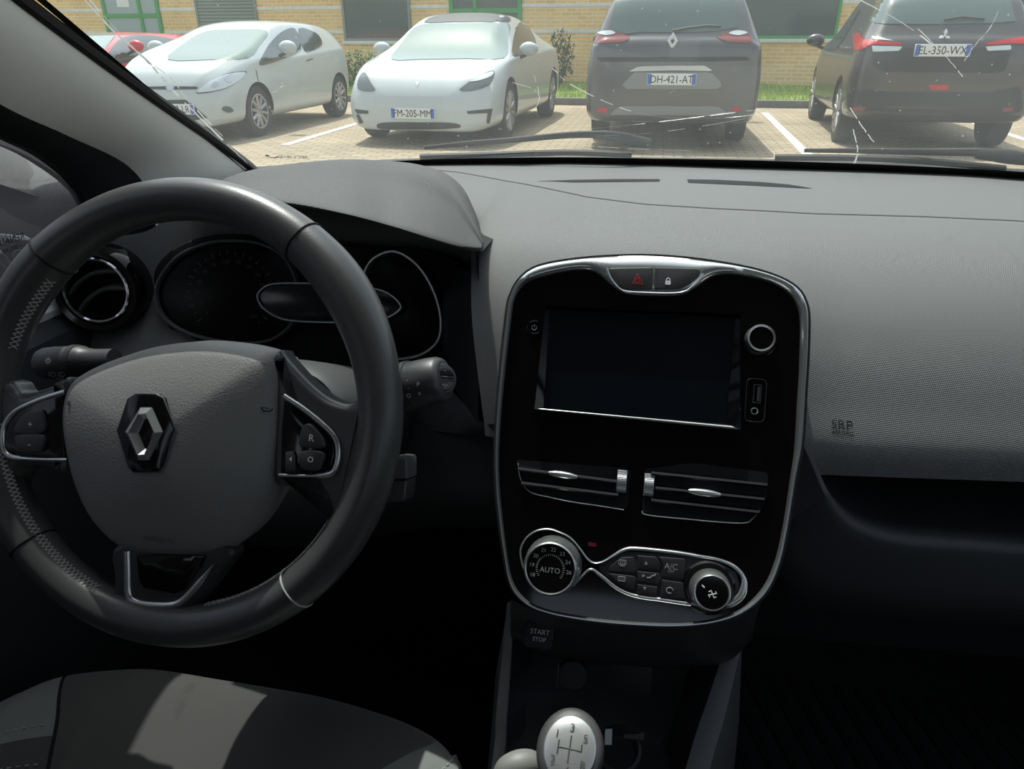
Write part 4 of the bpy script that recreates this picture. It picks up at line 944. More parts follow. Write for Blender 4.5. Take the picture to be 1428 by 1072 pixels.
# gear lever
gk = atZ(795, 1046, -.475)
gn = (V((0, -.55, .83))).normalized(); gu = V((1, -.06, 0)).normalized(); gu = (gu - gn * gu.dot(gn)).normalized(); gvv = gn.cross(gu)
GF = Frame(gk, gu, gvv, gn)
gl = Thing('gear_lever', 'gear lever with black knob and silver numbered cap, between the front seats', 'gear lever', gk + V((0, .02, -.2)))
el = lambda r, n=48: [(r * .95 * math.cos(2 * math.pi * k / n), r * 1.12 * math.sin(2 * math.pi * k / n)) for k in range(n)]
rows = []
for r, h in ((.010, -.075), (.014, -.06), (.019, -.04), (.024, -.02), (.0262, -.008), (.0265, -.002), (.0255, .003), (.0235, .006), (.0205, .0072)):
    rows.append([GF.pt(a, b, h) for a, b in el(r)])
kn = gl.part('knob', MB().grid(rows, closed_u=True, cap0=True), mat('knob_rubber', (.06, .06, .06), .45, spec=.5, bump=('noise', 1500, .4, .0005)), smooth=0)
rows = [[GF.pt(a, b, h) for a, b in el(r)] for r, h in ((.0207, .0068), (.0202, .0082), (.019, .0088), (.012, .0098), (.005, .0102))]
cap = gl.part('cap', MB().grid(rows, closed_u=True, cap1=True), mat('brushed_silver', (.62, .63, .63), .38, metal=.85, bump=('noise', 1800, .15, .0002)), kn, smooth=0)
M['engrave'] = mat('engraving', (.06, .06, .06), .5)
pm = MB()
for s, x, y in (('1', -.0105, .0085), ('3', .0, .0140), ('5', .0105, .0085), ('2', -.0110, -.0090), ('4', 0, -.0145), ('R', .0110, -.0090)): pm.text(GF, s, x, y, .0078, .0104)
for P in ([(-.0085, .0045), (-.0085, -.0045)], [(0, .009), (0, -.009)], [(.0085, .0045), (.0085, 0)], [(-.0085, 0), (.0085, 0)]): pm.strip(GF, P, .0011, .0002, .0103)
gl.part('gear_marks', pm, M['engrave'], kn)
gl.part('shaft', MB().tube([GF.pt(0, 0, -.06), GF.pt(0, .0, -.12), gk + V((0, .03, -.2))], .008, 12), M['dark'])
gl.part('gaiter', MB().lathe(Frame(gk + V((0, .02, -.17)), (1, 0, 0), (0, 1, 0), (0, 0, 1)), [(.055, -.03), (.05, -.01), (.04, .02), (.025, .05), (.014, .075)], 32), M['leather'])
hb = atY(726, 1066, .40)
hl = Thing('hand_lever', 'short grey lever end left of the gear knob', 'lever', hb + V((0, -.02, -.04)))
hl.part('grip', MB().tube(catmull([hb + V((.013, .006, -.012)), hb + V((.009, .004, -.003)), hb, hb + V((-.010, -.004, -.003)), hb + V((-.015, -.006, -.012))], 6), lambda t: .0075 + .004 * math.sin(math.pi * t), 20), mat('grey_lever_plastic', (.2, .2, .19), .5))
hl.part('stem', MB().tube([hb + V((.0, -.0, -.01)), hb + V((0, -.03, -.06)), hb + V((0, -.06, -.22))], .011, 12), M['plastic'])

# ---------------------------------------------------------------- driver's seat cushion
st_ = Thing('driver_seat', 'black cloth driver seat cushion with grey side bolster in patchy sunlight', 'seat', (-.38, .2, -.86))
fe = [(-60, 1010, .42), (0, 980, .45), (50, 956, .48), (90, 944, .50), (150, 937, .515), (210, 936, .52), (300, 950, .52), (380, 963, .52), (440, 974, .52), (500, 990, .515), (560, 1011, .505), (605, 1036, .49), (632, 1068, .465), (640, 1100, .44)]
F = catmull([atY(*p) for p in fe], 6); nF = len(F)
rows = []
def crown(x): return .0
zc = sum(p.z for p in F) / nF
for k, (dy, dz) in enumerate(((.02, -.20), (.025, -.10), (.022, -.04), (.012, -.012), (0, 0), (-.03, .012), (-.08, .017), (-.16, .012), (-.26, .0), (-.36, -.012), (-.48, -.02))):
    rows.append([V((p.x + (-.38 - p.x) * 0, p.y + dy - (.0 if k < 5 else .0), p.z + dz * (1 if 8 < j < nF - 8 else .6))) for j, p in enumerate(F)])
jl = min(range(nF), key=lambda j: abs(proj(F[j])[0] - 88)); jr = min(range(nF), key=lambda j: abs(proj(F[j])[0] - 604))
def pull(j, dy):      # the bolster seams run inward towards the backrest
    d = min(.10, max(0, dy) * .75)
    if j <= jl: return d * j / jl
    if j >= jr: return -d * (nF - 1 - j) / (nF - 1 - jr)
    m = (jl + jr) / 2; t = (j - m) / (m - jl)
    return -d * t * abs(t)
rows = [[p + V((pull(j, F[j].y - p.y), 0, 0)) for j, p in enumerate(r)] for r in rows]
# cushion centre, left and right bolsters are separate panels of one upholstered seat
cols = [catmull([r[j] for r in rows], 5) for j in range(nF)]
G = [[c[i] for c in cols] for i in range(len(cols[0]))]
st_.part('cushion', MB().grid([r[jl:jr + 1] for r in G]), M['seat'], smooth=60)
split = [min(range(len(G)), key=lambda i: abs(proj(G[i][jl])[1] - 1028) + (1000 if i < 12 else 0))][0]
bl = [r[:jl + 1] for r in G]
st_.part('left_bolster', MB().grid(bl[:split + 1]), M['bolster'], smooth=60, label='smooth grey cloth bolster')
st_.part('left_bolster_rear', MB().grid(bl[split:]), M['bolsterdark'], smooth=60, label='ribbed dark grey cloth')
st_.part('right_bolster', MB().grid([r[jr:] for r in G]), M['bolster'], smooth=60)
sm = MB()
def seam(P, w=.0012, gap=True, off=.002):
    P = [p + V((0, -.0005, off)) for p in P]; P = resample(P, max(4, int(sum((b - a).length for a, b in zip(P, P[1:])) / .0035)))
    for k in range(0, len(P) - 1, 2): sm.tube([P[k], P[k + 1]], w * .5, 5)
if split: seam([r for r in G[split - 1][:jl]]); seam([r for r in G[min(len(G) - 1, split + 2)][:jl]])
seam([r[min(nF - 1, jr + 5)] for r in G[8:40]]); seam([r[min(nF - 1, jr + 9)] for r in G[8:40]])
st_.part('seam_stitching', sm, M['thread'], kind='stuff')
pp = MB(); pp.tube([r[jl] + V((0, -.0002, .0006)) for r in G[6:]], .0016, 6); st_.part('piping', pp, M['black'])
rows = []
for y, z, w in ((-.17, -.66, .20), (-.20, -.45, .23), (-.24, -.2, .23), (-.30, .0, .20), (-.33, .07, .15)):
    rows.append([V((-.39 + w * math.copysign(abs(math.cos(a)) ** .6, math.cos(a)), y - .055 * math.sin(a), z)) for a in [2 * math.pi * k / 28 for k in range(28)]])
st_.part('backrest', MB().grid(rows, closed_u=True, cap0=True, cap1=True), M['seat'], smooth=60)  # out of view, added to shade the wheel hub from behind
bs = MB().box((-.39, .16, -.74), (.44, .5, .16), bev=.02); st_.part('seat_base', bs, M['dark'])

# ---------------------------------------------------------------- passenger floor mat with diagonal ribs
fm = Thing('floor_mat', 'black rubber floor mat with slanted ribs in the passenger footwell', 'floor mat', (.40, .55, -.835))
mb = MB(); mb.grid([[V((x, y, z)) for x in [.13 + .03 * k for k in range(19)]] for y, z in ((.1, -.835), (.3, -.835), (.6, -.832), (.82, -.822), (.93, -.755), (1.02, -.68))])
fm.part('sheet', mb, M['mat'])
rb_ = MB()
for k in range(22):
    x0 = .12 + .03 * k; P = [V((x0 - .02, .82, -.818)), V((x0 + .02, .70, -.826)), V((x0 + .06, .58, -.829)), V((x0 + .10, .46, -.830))]
    P = [p for p in P if .14 < p.x < .66]
    if len(P) > 1: rb_.tube(P, .0045, 5)
for k in range(14):
    x0 = .16 + .04 * k; P = [V((x0, .44, -.830)), V((x0 + .05, .30, -.832)), V((x0 + .08, .2, -.832))]
    P = [p for p in P if p.x < .66]
    if len(P) > 1: rb_.tube(P, .0045, 5)
fm.part('ribs', rb_, M['mat'])
# ================================================================ the car park outside (things here are not dipped with our car)
ROT = Matrix.Identity(3)
OFF = V((0, 0, 0))
def brickmat(name, c1, c2, mortar, sc, bw, bh, ms, rough=.9, rot=None, axes='XZ'):
    m = bpy.data.materials.new(name); m.use_nodes = True; nt = m.node_tree; b = nt.nodes['Principled BSDF']; L = nt.links.new
    tc = _n(nt, 'ShaderNodeTexCoord'); sx = _n(nt, 'ShaderNodeSeparateXYZ'); cb = _n(nt, 'ShaderNodeCombineXYZ'); L(tc.outputs['Object'], sx.inputs[0])
    L(sx.outputs[axes[0]], cb.inputs[0]); L(sx.outputs[axes[1]], cb.inputs[1])
    t = _n(nt, 'ShaderNodeTexBrick'); L(cb.outputs[0], t.inputs['Vector']); t.inputs['Color1'].default_value = (*c1, 1); t.inputs['Color2'].default_value = (*c2, 1); t.inputs['Mortar'].default_value = (*mortar, 1)
    t.inputs['Scale'].default_value = sc; t.inputs['Mortar Size'].default_value = ms; t.inputs['Brick Width'].default_value = bw; t.inputs['Row Height'].default_value = bh
    nz = _n(nt, 'ShaderNodeTexNoise', i_Scale=.7, i_Detail=6.0); L(tc.outputs['Object'], nz.inputs['Vector'])
    mr = _n(nt, 'ShaderNodeMapRange'); mr.inputs[1].default_value = .3; mr.inputs[2].default_value = .7; mr.inputs[3].default_value = .82; mr.inputs[4].default_value = 1.15; L(nz.outputs['Fac'], mr.inputs[0])
    vm = _n(nt, 'ShaderNodeVectorMath', operation='SCALE'); L(t.outputs['Color'], vm.inputs[0]); L(mr.outputs[0], vm.inputs['Scale']); L(vm.outputs[0], b.inputs['Base Color'])
    b.inputs['Roughness'].default_value = rough; b.inputs['Specular IOR Level'].default_value = .2; return m
M['paver'] = brickmat('tan_pavers', (.44, .36, .25), (.36, .29, .20), (.25, .21, .15), 1.0, .22, .11, .012, axes='XY')
M['brick'] = brickmat('buff_bricks', (.88, .55, .20), (.76, .45, .15), (.80, .66, .44), 1.0, .22, .075, .012, axes='XZ')
M['stone'] = mat('pale_stone_band', (.72, .70, .66), .8, var=.08)
M['kerb'] = mat('kerb_stone', (.16, .155, .14), .9, var=.15)
M['line'] = mat('worn_white_paint', (.66, .62, .54), .85, var=.12)
M['green'] = mat('green_frame_paint', (.03, .30, .06), .45)
M['greydark'] = mat('grey_frame', (.20, .25, .22), .5)
M['wglass'] = mat('dark_window_glass', (.045, .075, .07), .08, spec=.8)
M['lglass'] = mat('pale_door_glass', (.33, .40, .42), .15, spec=.6)
M['grassg'] = mat('short_grass_soil', (.20, .26, .06), .95, var=.3)
M['blade'] = mat('grass_blade', (.42, .55, .08), .8, var=.25)
M['leaf'] = mat('shrub_leaf', (.10, .20, .035), .6, var=.3)
M['leafd'] = mat('dark_shrub_leaf', (.05, .10, .03), .6, var=.3)
M['twig'] = mat('twig', (.10, .07, .04), .9)

gd = MB().grid([[V((x, y, 0)) for x in (-60, -20, 0, 20, 60)] for y in (-25, 0, 14.25)])
single('ground', gd, M['paver'], kind='structure')
gd = MB().grid([[V((x, y, z)) for x in (-60, -20, 0, 20, 60)] for y, z in ((14.25, -.02), (40, -.02), (90, -.02))])
single('terrain', gd, M['grassg'], kind='structure')
mb = MB()
for k in range(30): mb.box((-29.5 + 2 * k, 14.2, .03), (1.985, .16, .18), bev=.015)
single('kerb', mb, M['kerb'], kind='structure')
# planted bank up to the wall
def bank(x, y): t = (y - 14.28) / 2.6; return .10 + .14 * max(0, min(1, t)) + .012 * math.sin(x * 3.1 + y * 2)
mb = MB().grid([[V((x, y, bank(x, y))) for x in [-30 + .5 * k for k in range(81)]] for y in [14.28 + .2 * k for k in range(28)]])
bk = single('planting_bed', mb, M['grassg'], kind='structure')
rnd = random.Random(5); mb = MB()
for k in range(9000):
    x, y = rnd.uniform(-9, 7), 14.3 + 2.0 * rnd.random() ** 1.2; z = bank(x, y); h = rnd.uniform(.05, .13); a = rnd.uniform(0, 6.28); w = .010
    mb.poly([V((x - w * math.cos(a), y - w * math.sin(a), z - .01)), V((x + w * math.cos(a), y + w * math.sin(a), z - .01)), V((x + rnd.uniform(-.05, .05), y + rnd.uniform(-.05, .05), z + h))])
single('grass', mb, M['blade'], 'bright green grass on the strip between the kerb and the brick wall', 'grass', kind='stuff', smooth=0)

# parking bay lines
def bayline(x, y0, y1, dx, label):
    mb = MB().plate(Frame((x, y0, 0), (1, 0, 0), (0, 1, 0), (0, 0, 1)), [(-.055, 0), (.055, 0), (dx + .055, y1 - y0), (dx - .055, y1 - y0)], -.002, .006)
    single('bay_line', mb, M['line'], label, 'parking line', 'parking bay lines')
bayline(1.62, 8.3, 13.2, .12, 'worn white bay line on the paving between the grey people carrier and dark brown car')
bayline(-4.25, 8.3, 13.6, .0, 'pale bay line on the paving between the two white cars')
bayline(4.35, 8.3, 13.6, .2, 'bay line beyond the dark brown car, far right on the paving')
# brick building, its wall runs slightly away to the left
WA, WB = V((-24, 18.6, 0)), V((10, 16.2, 0)); wd_ = (WB - WA).normalized(); wn_ = V((wd_.y, -wd_.x, 0))
BW = Frame(WA, wd_, (0, 0, 1), wn_)
def wuv(x, y):
    r = DIP @ ray(x, y); k = (WA - CAMP).dot(wn_) / r.dot(wn_); p = CAMP + r * k - WA; return (p.dot(wd_), p.z)
wl = MB().plate(BW, [(0, -.2), (34.1, -.2), (34.1, 3.5), (0, 3.5)], -.35, 0)
wall = single('wall_front', wl, M['brick'], kind='structure', base=WA)
wall.rotation_euler = (0, 0, 0)
zb1 = (wuv(800, 42)[1] + wuv(465, 46)[1]) / 2; zb2 = (wuv(480, 8)[1] + wuv(100, 17)[1]) / 2
for i, z in enumerate((zb1, zb2, zb2 + (zb2 - zb1))):
    tb = MB().plate(BW, [(0, z - .035), (34.1, z - .035), (34.1, z + .035), (0, z + .035)], -.02, .012, .004)
    single('trim_%d' % (4 + i), tb, M['stone'], kind='structure')
def opening(n, x0, x1, ybot, frame, glassm, door=False, bars=(), rails=(), louvre=False, ztop=2.6):
    a, b = wuv(x0, 40)[0], wuv(x1, 40)[0]; zb = wuv((x0 + x1) / 2, ybot)[1] if ybot else .25
    kind = 'door' if door else 'window'; w = .09 if door else .055
    o = single('%s_%d' % (kind, n), MB().plate(BW, [(a, zb), (b, zb), (b, ztop), (a, ztop)], -.04, .018), glassm, kind='structure')
    f = MB()
    def bar(u0, u1, z0, z1): f.plate(BW, [(u0, z0), (u1, z0), (u1, z1), (u0, z1)], .0, .05, .006)
    bar(a, a + w, zb, ztop); bar(b - w, b, zb, ztop); bar(a + w, b - w, zb, zb + w); bar(a + w, b - w, ztop - w, ztop)
    for t in bars: u = a + (b - a) * t; bar(u - w * .45, u + w * .45, zb + w, ztop - w)
    for z in rails: bar(a + w, b - w, z - w * .5, z + w * .5)
    child(o, 'frame', f, frame)
    if louvre:
        l = MB()
        for k in range(int((ztop - zb) / .07)): z = zb + w + .07 * k; l.plate(BW, [(a + w, z), (b - w, z), (b - w, z + .05), (a + w, z + .05)], .0, .028, .006)
        child(o, 'blind', l, M['greydark'])
    if not door:
        s = MB().plate(BW, [(a - .05, zb - .07), (b + .05, zb - .07), (b + .05, zb), (a - .05, zb)], -.01, .07, .008); child(o, 'sill', s, M['stone'] if not louvre else M['greydark'])
    return o, a, b
opening(4, -60, 42, 30, M['greydark'], M['wglass'])
dr, a, b = opening(3, 150, 228, None, M['green'], M['lglass'], True, (.66,), (wuv(190, 22)[1],))
q = wuv(172, 4); child(dr, 'notice', MB().plate(BW, rrect(.34, .22, .01, 2, q[0], q[1] + .02), .019, .024), M['white'])
opening(5, 278, 362, 38, M['greydark'], M['wglass'], louvre=True)
opening(6, 480, 574, 57, M['greydark'], M['wglass'])
dr2, a, b = opening(4, 628, 728, None, M['green'], M['wglass'], True, (.36,), (wuv(680, 15)[1],))
opening(7, 1000, 1168, 54, M['green'], M['wglass'])
opening(8, 1300, 1470, 54, M['green'], M['wglass'])
rf = MB().plate(BW, [(-.5, 3.5), (34.6, 3.5), (34.6, 3.7), (-.5, 3.7)], -8, .15); single('roof', rf, M['greydark'], kind='structure')

# shrubs at the foot of the wall: leaves on short stems
def shrub(x, y, w, h, n, label, leafm, seed):
    z0 = bank(x, y); t = Thing('shrub', label, 'shrub', (x, y, z0), 'shrubs along the brick wall'); rnd = random.Random(seed); lm, tm = MB(), MB()
    for k in range(7):
        a = rnd.uniform(0, 6.28); q = V((x + w * .35 * math.cos(a), y + w * .3 * math.sin(a), z0 + h * rnd.uniform(.5, .9))); tm.tube([V((x, y, z0 - .03)), V((x, y, z0)).lerp(q, .5) + V((0, 0, .05)), q], .012, 5)
    for k in range(n):
        a, u = rnd.uniform(0, 6.28), rnd.uniform(-.9, 1); r = rnd.random() ** .33
        c = V((x + w * .5 * r * math.sqrt(1 - u * u) * math.cos(a), y + w * .4 * r * math.sqrt(1 - u * u) * math.sin(a), z0 + h * .5 + h * .5 * r * u)); s = rnd.uniform(.03, .06)
        d = V((rnd.uniform(-1, 1), rnd.uniform(-1, 1), rnd.uniform(-.3, 1))).normalized(); e_ = d.cross(V((0, 0, 1))).normalized()
        lm.poly([c - d * s, c + e_ * s * .5, c + d * s, c - e_ * s * .5])
    t.part('foliage', lm, leafm, smooth=0); t.part('stem', tm, M['twig'])
def bx(px, py, Y): p = wY(px, py, Y); return p.x
shrub(bx(500, 100, 15.4), 15.4, 1.0, .75, 900, 'bright green shrub between the two white cars', M['leaf'], 1)
shrub(bx(782, 90, 15.8), 15.8, .55, 1.1, 600, 'dark upright shrub beside the tail of the white saloon', M['leafd'], 2)

# windscreen wipers, outside the glass (these belong to our dipped car)
ROT = DIP; OFF = CAMP.copy()
def outp(x, y, d): r = ray(x, y).normalized(); h = WS_BVH.ray_cast(V((0, 0, 0)), r); p = h[0] if h[0] is not None else atY(x, y, 1.25); return p + V((0, .45, .89)) * d
def wiper(label, arm, hinge, blade):
    A = catmull([outp(x, y, .022) for x, y in arm], 8); Hn = [outp(x, y, .02) for x, y in hinge]
    t = Thing('wiper', label, 'wiper', Hn[0], 'windscreen wipers')
    t.part('arm', MB().tube(A, lambda k: .003 + .003 * k, 8, sx=.6), M['rubber'])
    t.part('hinge', MB().tube(catmull(Hn, 5), lambda k: .010 * (1 - .5 * abs(k - .5)), 10, sx=.6), M['dark'])
    B = catmull([outp(x, y, .010) for x, y in blade], 8); t.part('blade', MB().tube(B, .005, 6), M['rubber'])
wiper('black wiper in front of the grey people carrier, its hinge in the middle', [(590, 224), (650, 218), (720, 213), (790, 207), (845, 206)], [(840, 206), (862, 209), (885, 214), (905, 217)], [(585, 227), (680, 224), (790, 221), (880, 224)])
wiper('black wiper at the right end of the windscreen below the dark brown car', [(1120, 229), (1200, 230), (1290, 232), (1365, 233)], [(1360, 233), (1390, 236), (1420, 240), (1450, 245)], [(1080, 228), (1180, 229), (1290, 234), (1400, 244)])
ROT = Matrix.Identity(3); OFF = V((0, 0, 0))
# ================================================================ parked cars
from mathutils.geometry import delaunay_2d_cdt
M['paintwhite'] = mat('white_car_paint', (.48, .525, .515), .3, spec=.5, coat=.6)
M['paintred'] = mat('red_car_paint', (.62, .015, .03), .3, spec=.5, coat=.6)
M['paintgrey'] = mat('grey_car_paint', (.095, .097, .10), .3, metal=.2, coat=.6)
M['paintbrown'] = mat('dark_brown_car_paint', (.060, .055, .056), .3, metal=.2, coat=.6)
M['trimmid'] = mat('mid_grey_trim', (.22, .23, .235), .4)
M['paintmist'] = mat('mist_grey_car_paint', (.17, .17, .20), .35, coat=.5)
M['carglass'] = mat('car_window_glass', (.03, .045, .042), .06, spec=1.0, ior=1.6)
M['screenglass'] = mat('car_windscreen_glass', (.20, .27, .23), .10, spec=.7)  # pale base colour stands in for the sky reflected in the glass
M['backglass'] = mat('car_back_window_glass', (.07, .11, .10), .08, spec=.8)
M['tyre'] = mat('tyre', (.03, .03, .03), .85)
M['alloy'] = mat('alloy_wheel', (.42, .42, .41), .4, metal=.7)
M['lampglass'] = mat('clear_lamp', (.62, .68, .70), .1, spec=.8)
M['lampdark'] = mat('dark_lamp', (.10, .12, .12), .12, spec=.8)
M['lampred'] = mat('red_lamp', (.50, .012, .015), .15, spec=.6)
M['lampdull'] = mat('dull_red_lamp', (.20, .045, .045), .2, spec=.6)
M['plate'] = mat('number_plate', (.70, .72, .70), .5)
M['plateblue'] = mat('plate_blue', (.05, .12, .45), .5)
M['trimdark'] = mat('dark_bumper_plastic', (.03, .031, .031), .6)
M['chromed'] = mat('dull_chrome', (.65, .67, .68), .25, metal=.8)
def interp(st, sub=5):
    C = [V((0,) * 3)] * 0; out = []
    n = len(st)
    for i in range(n - 1):
        a, b, c, d = st[max(0, i - 1)], st[i], st[i + 1], st[min(n - 1, i + 2)]
        for k in range(sub):
            t = k / sub; r = []
            for q in range(7):
                p0, p1, p2, p3 = a[q], b[q], c[q], d[q]
                dx = (c[0] - b[0])
                m1 = (p2 - p0) / max(1e-6, c[0] - a[0]) * dx; m2 = (p3 - p1) / max(1e-6, d[0] - b[0]) * dx
                t2, t3 = t * t, t * t * t
                r.append((2 * t3 - 3 * t2 + 1) * p1 + (t3 - 2 * t2 + t) * m1 + (-2 * t3 + 3 * t2) * p2 + (t3 - t2) * m2)
            out.append(r)
    out.append(list(st[-1])); return out
def ringof(s):
    x, zb, zs, zt, wm, ws, wt = s; cr = min(.07, (zt - zs) * .25)
    h = [(0, zb), (wm * .55, zb), (wm * .86, zb + .01), (wm * .97, zb + .07), (wm, zb + .28 * (zs - zb)), (wm * 1.0, zb + .62 * (zs - zb)), (ws + .45 * (wm - ws), zs - .07 * (zs - zb) - .01), (ws, zs),
         (ws + (wt - ws) * .45, zs + (zt - cr - zs) * .5), (wt, zt - cr), (wt * .88, zt - cr * .45), (wt * .5, zt - cr * .1), (0, zt)]
    h = catmull([(a, b) for a, b in h], 3)
    full = h + [(-a, b) for a, b in h[-2:0:-1]]
    return [V((x, a, b)) for a, b in full]
class Car:
    def __init__(s, name, label, cat, pos, deg, st, axles, rw, paint, wheel_w=.2, track=None, alloy='alloy', group='parked cars across the car park'):
        s.t = Thing(name, label, cat, (pos[0], pos[1], 0), group, rotz=math.radians(deg), local=True)
        s.MW = Matrix.Translation(V((pos[0], pos[1], 0))) @ Matrix.Rotation(math.radians(deg), 4, 'Z'); s.MI = s.MW.inverted()
        S = interp(st); rows = [ringof(q) for q in S]; wm = max(q[4] for q in st); s.wm = wm
        mb = MB().grid(rows, closed_u=True, flip=True, cap0=True, cap1=True)
        me = bpy.data.meshes.new('body'); me.from_pydata([tuple(p) for p in mb.v], [], mb.f); me.materials.append(M[paint]); me.materials.append(M['trimdark'])
        bm = bmesh.new(); bm.from_mesh(me); bmesh.ops.remove_doubles(bm, verts=bm.verts, dist=1e-5); bmesh.ops.recalc_face_normals(bm, faces=bm.faces); bm.to_mesh(me); bm.free()
        ob = bpy.data.objects.new('body', me); COL.objects.link(ob)
        cut = MB()
        for ax in axles:
            for sd in (1, -1): cut.tube([V((ax, sd * (wm - .24), rw)), V((ax, sd * (wm + .2), rw))], rw + .045, 40, up=(0, 0, 1))
        cm = bpy.data.meshes.new('c'); cm.from_pydata([tuple(p) for p in cut.v], [], cut.f); cm.materials.append(M[paint]); cm.materials.append(M['trimdark'])
        bm = bmesh.new(); bm.from_mesh(cm); bmesh.ops.recalc_face_normals(bm, faces=bm.faces); bm.to_mesh(cm); bm.free()
        for p in cm.polygons: p.material_index = 1
        cob = bpy.data.objects.new('c', cm); COL.objects.link(cob)
        md = ob.modifiers.new('b', 'BOOLEAN'); md.operation = 'DIFFERENCE'; md.object = cob; md.solver = 'EXACT'
        dg = bpy.context.evaluated_depsgraph_get(); nm = bpy.data.meshes.new_from_object(ob.evaluated_get(dg))
        bpy.data.objects.remove(cob); bpy.data.objects.remove(ob)
        nm.shade_smooth(); nm.set_sharp_from_angle(angle=math.radians(38))
        s.body = bpy.data.objects.new('body', nm); COL.objects.link(s.body); s.body.parent = s.t.o
        s.bvh = BVHTree.FromPolygons([tuple(v.co) for v in nm.vertices], [list(p.vertices) for p in nm.polygons])
        for ax in axles:
            for sd in (1, -1): s.wheel(ax, sd, rw, wheel_w, (track or wm) - .015, alloy)
    def wheel(s, ax, sd, r, w, yo, alloy):
        fr = Frame((ax, sd * yo, r), (1, 0, 0), (0, 0, 1), (0, sd, 0))
        prof = [(r * .62, -w), (r * .93, -w), (r, -w + .03), (r, -.03), (r * .96, -.008), (r * .80, 0), (r * .68, -.004), (r * .67, -.06), (r * .1, -.07)]
        wh_ = s.t.part('wheel', MB().lathe(fr, prof, 40, cap0=True, cap1=True), M['tyre'])
        rm = MB().lathe(fr, [(r * .69, -.05), (r * .69, -.003), (r * .665, .001), (r * .63, -.004), (r * .62, -.05)], 40)
        for k in range(10):
            a = 2 * math.pi * k / 10 + .2; c, n_ = math.cos(a), math.sin(a)
            rm.tube([fr.pt(r * .10 * c, r * .10 * n_, -.022), fr.pt(r * .4 * c, r * .4 * n_, -.014), fr.pt(r * .65 * c, r * .65 * n_, -.012)], .021, 6)
        rm.lathe(fr, [(r * .16, -.04), (r * .15, -.014), (r * .10, -.010)], 20, cap1=True)
        s.t.part('rim', rm, M[alloy], wh_)
    def hit(s, x, y):
        o = s.MI @ CAMP; d = (s.MI.to_3x3() @ (DIP @ ray(x, y))).normalized(); h = s.bvh.ray_cast(o, d)
        if h[0] is not None: p, n = h[0], h[1]
        else:
            f = s.bvh.find_nearest(o + d * (s.MI @ CAMP).length * .93); p, n = f[0], f[1]
            for _ in range(12):
                q = o + d * max(.1, (p - o).dot(d)); f = s.bvh.find_nearest(q); p, n = f[0], f[1]
        if n.dot(d) > 0: n = -n
        return p, n
    def patch(s, name, px, mt, off=.006, parent=None, sub=6, smooth=True, label=None, mirror=False, thick=0.0):
        P = catmull(px, sub, True) if smooth else resample(px, len(px) * 6, True)
        xs = [p[0] for p in P]; ys = [p[1] for p in P]; step = max(1.6, max(max(xs) - min(xs), max(ys) - min(ys)) / 26)
        pts = [V(p) for p in P]; n = len(pts); edges = [(i, (i + 1) % n) for i in range(n)]
        y = min(ys) + step / 2
        while y < max(ys):
            x = min(xs) + step / 2
            while x < max(xs): pts.append(V((x, y))); x += step
            y += step
        r = delaunay_2d_cdt([V((p[0], p[1])) for p in pts], edges, [], 1, 1e-4)
        mb = MB()
        for p in r[0]:
            q, nn = s.hit(p.x, p.y); mb.v.append(q + nn * off)
        mb.f = [list(f) for f in r[2]]
        o_ = s.t.part(name, mb, mt, parent, label=label)
        if mirror: s.t.part(name, mb.mirror(1), mt, parent, label=label)
        return o_
    def frame(s, x, y, off=.0):
        p, n = s.hit(x, y); d = s.MI.to_3x3() @ V((1, 0, 0)); nx = V((1 if n.x > 0 else -1, 0, 0))
        u = V((0, 1, 0)) if d.y > 0 else V((0, -1, 0)); v = V((0, 0, 1)); return Frame(p + nx * off, u, v, u.cross(v))
    def plate_(s, px, txt, off=.02, size=None):
        cx = sum(p[0] for p in px) / len(px); cy = sum(p[1] for p in px) / len(px); fr = s.frame(cx, cy, off)
        w, h = .52, .115; pl = s.t.part('number_plate', MB().plate(fr, rrect(w, h, .01, 3), -.05, .004, .002), M['plate'])
        for sg in (-1, 1): s.t.part('blue_band', MB().plate(fr, rrect(.042, h - .01, .006, 2, sg * (w / 2 - .025)), .0, .0052), M['plateblue'], pl)
        s.t.part('lettering', MB().text(fr, txt, 0, -.004, .108, .0056, shear=.86), M['black'], pl); return fr
    def mirror_(s, x, y, z, paint, r=(.09, .12, .085)):
        for sd in (1, -1):
            mb = MB(); rows = []
            for i in range(13):
                a = math.pi * i / 12; rows.append([V((x + r[0] * math.cos(a) * .9 + (0 if math.cos(a) < 0 else 0), sd * (y + r[1] * math.sin(a) * math.cos(b)), z + r[2] * math.sin(a) * math.sin(b))) for b in [2 * math.pi * k / 20 for k in range(20)]])
            mb.grid(rows, closed_u=True, flip=sd < 0); m_ = s.t.part('door_mirror', mb, M[paint])
            s.t.part('mirror_foot', MB().tube([V((x + .02, sd * (y - .02), z - .06)), V((x + .03, sd * (y - .12), z - .10))], .022, 8), M['trimdark'], m_)

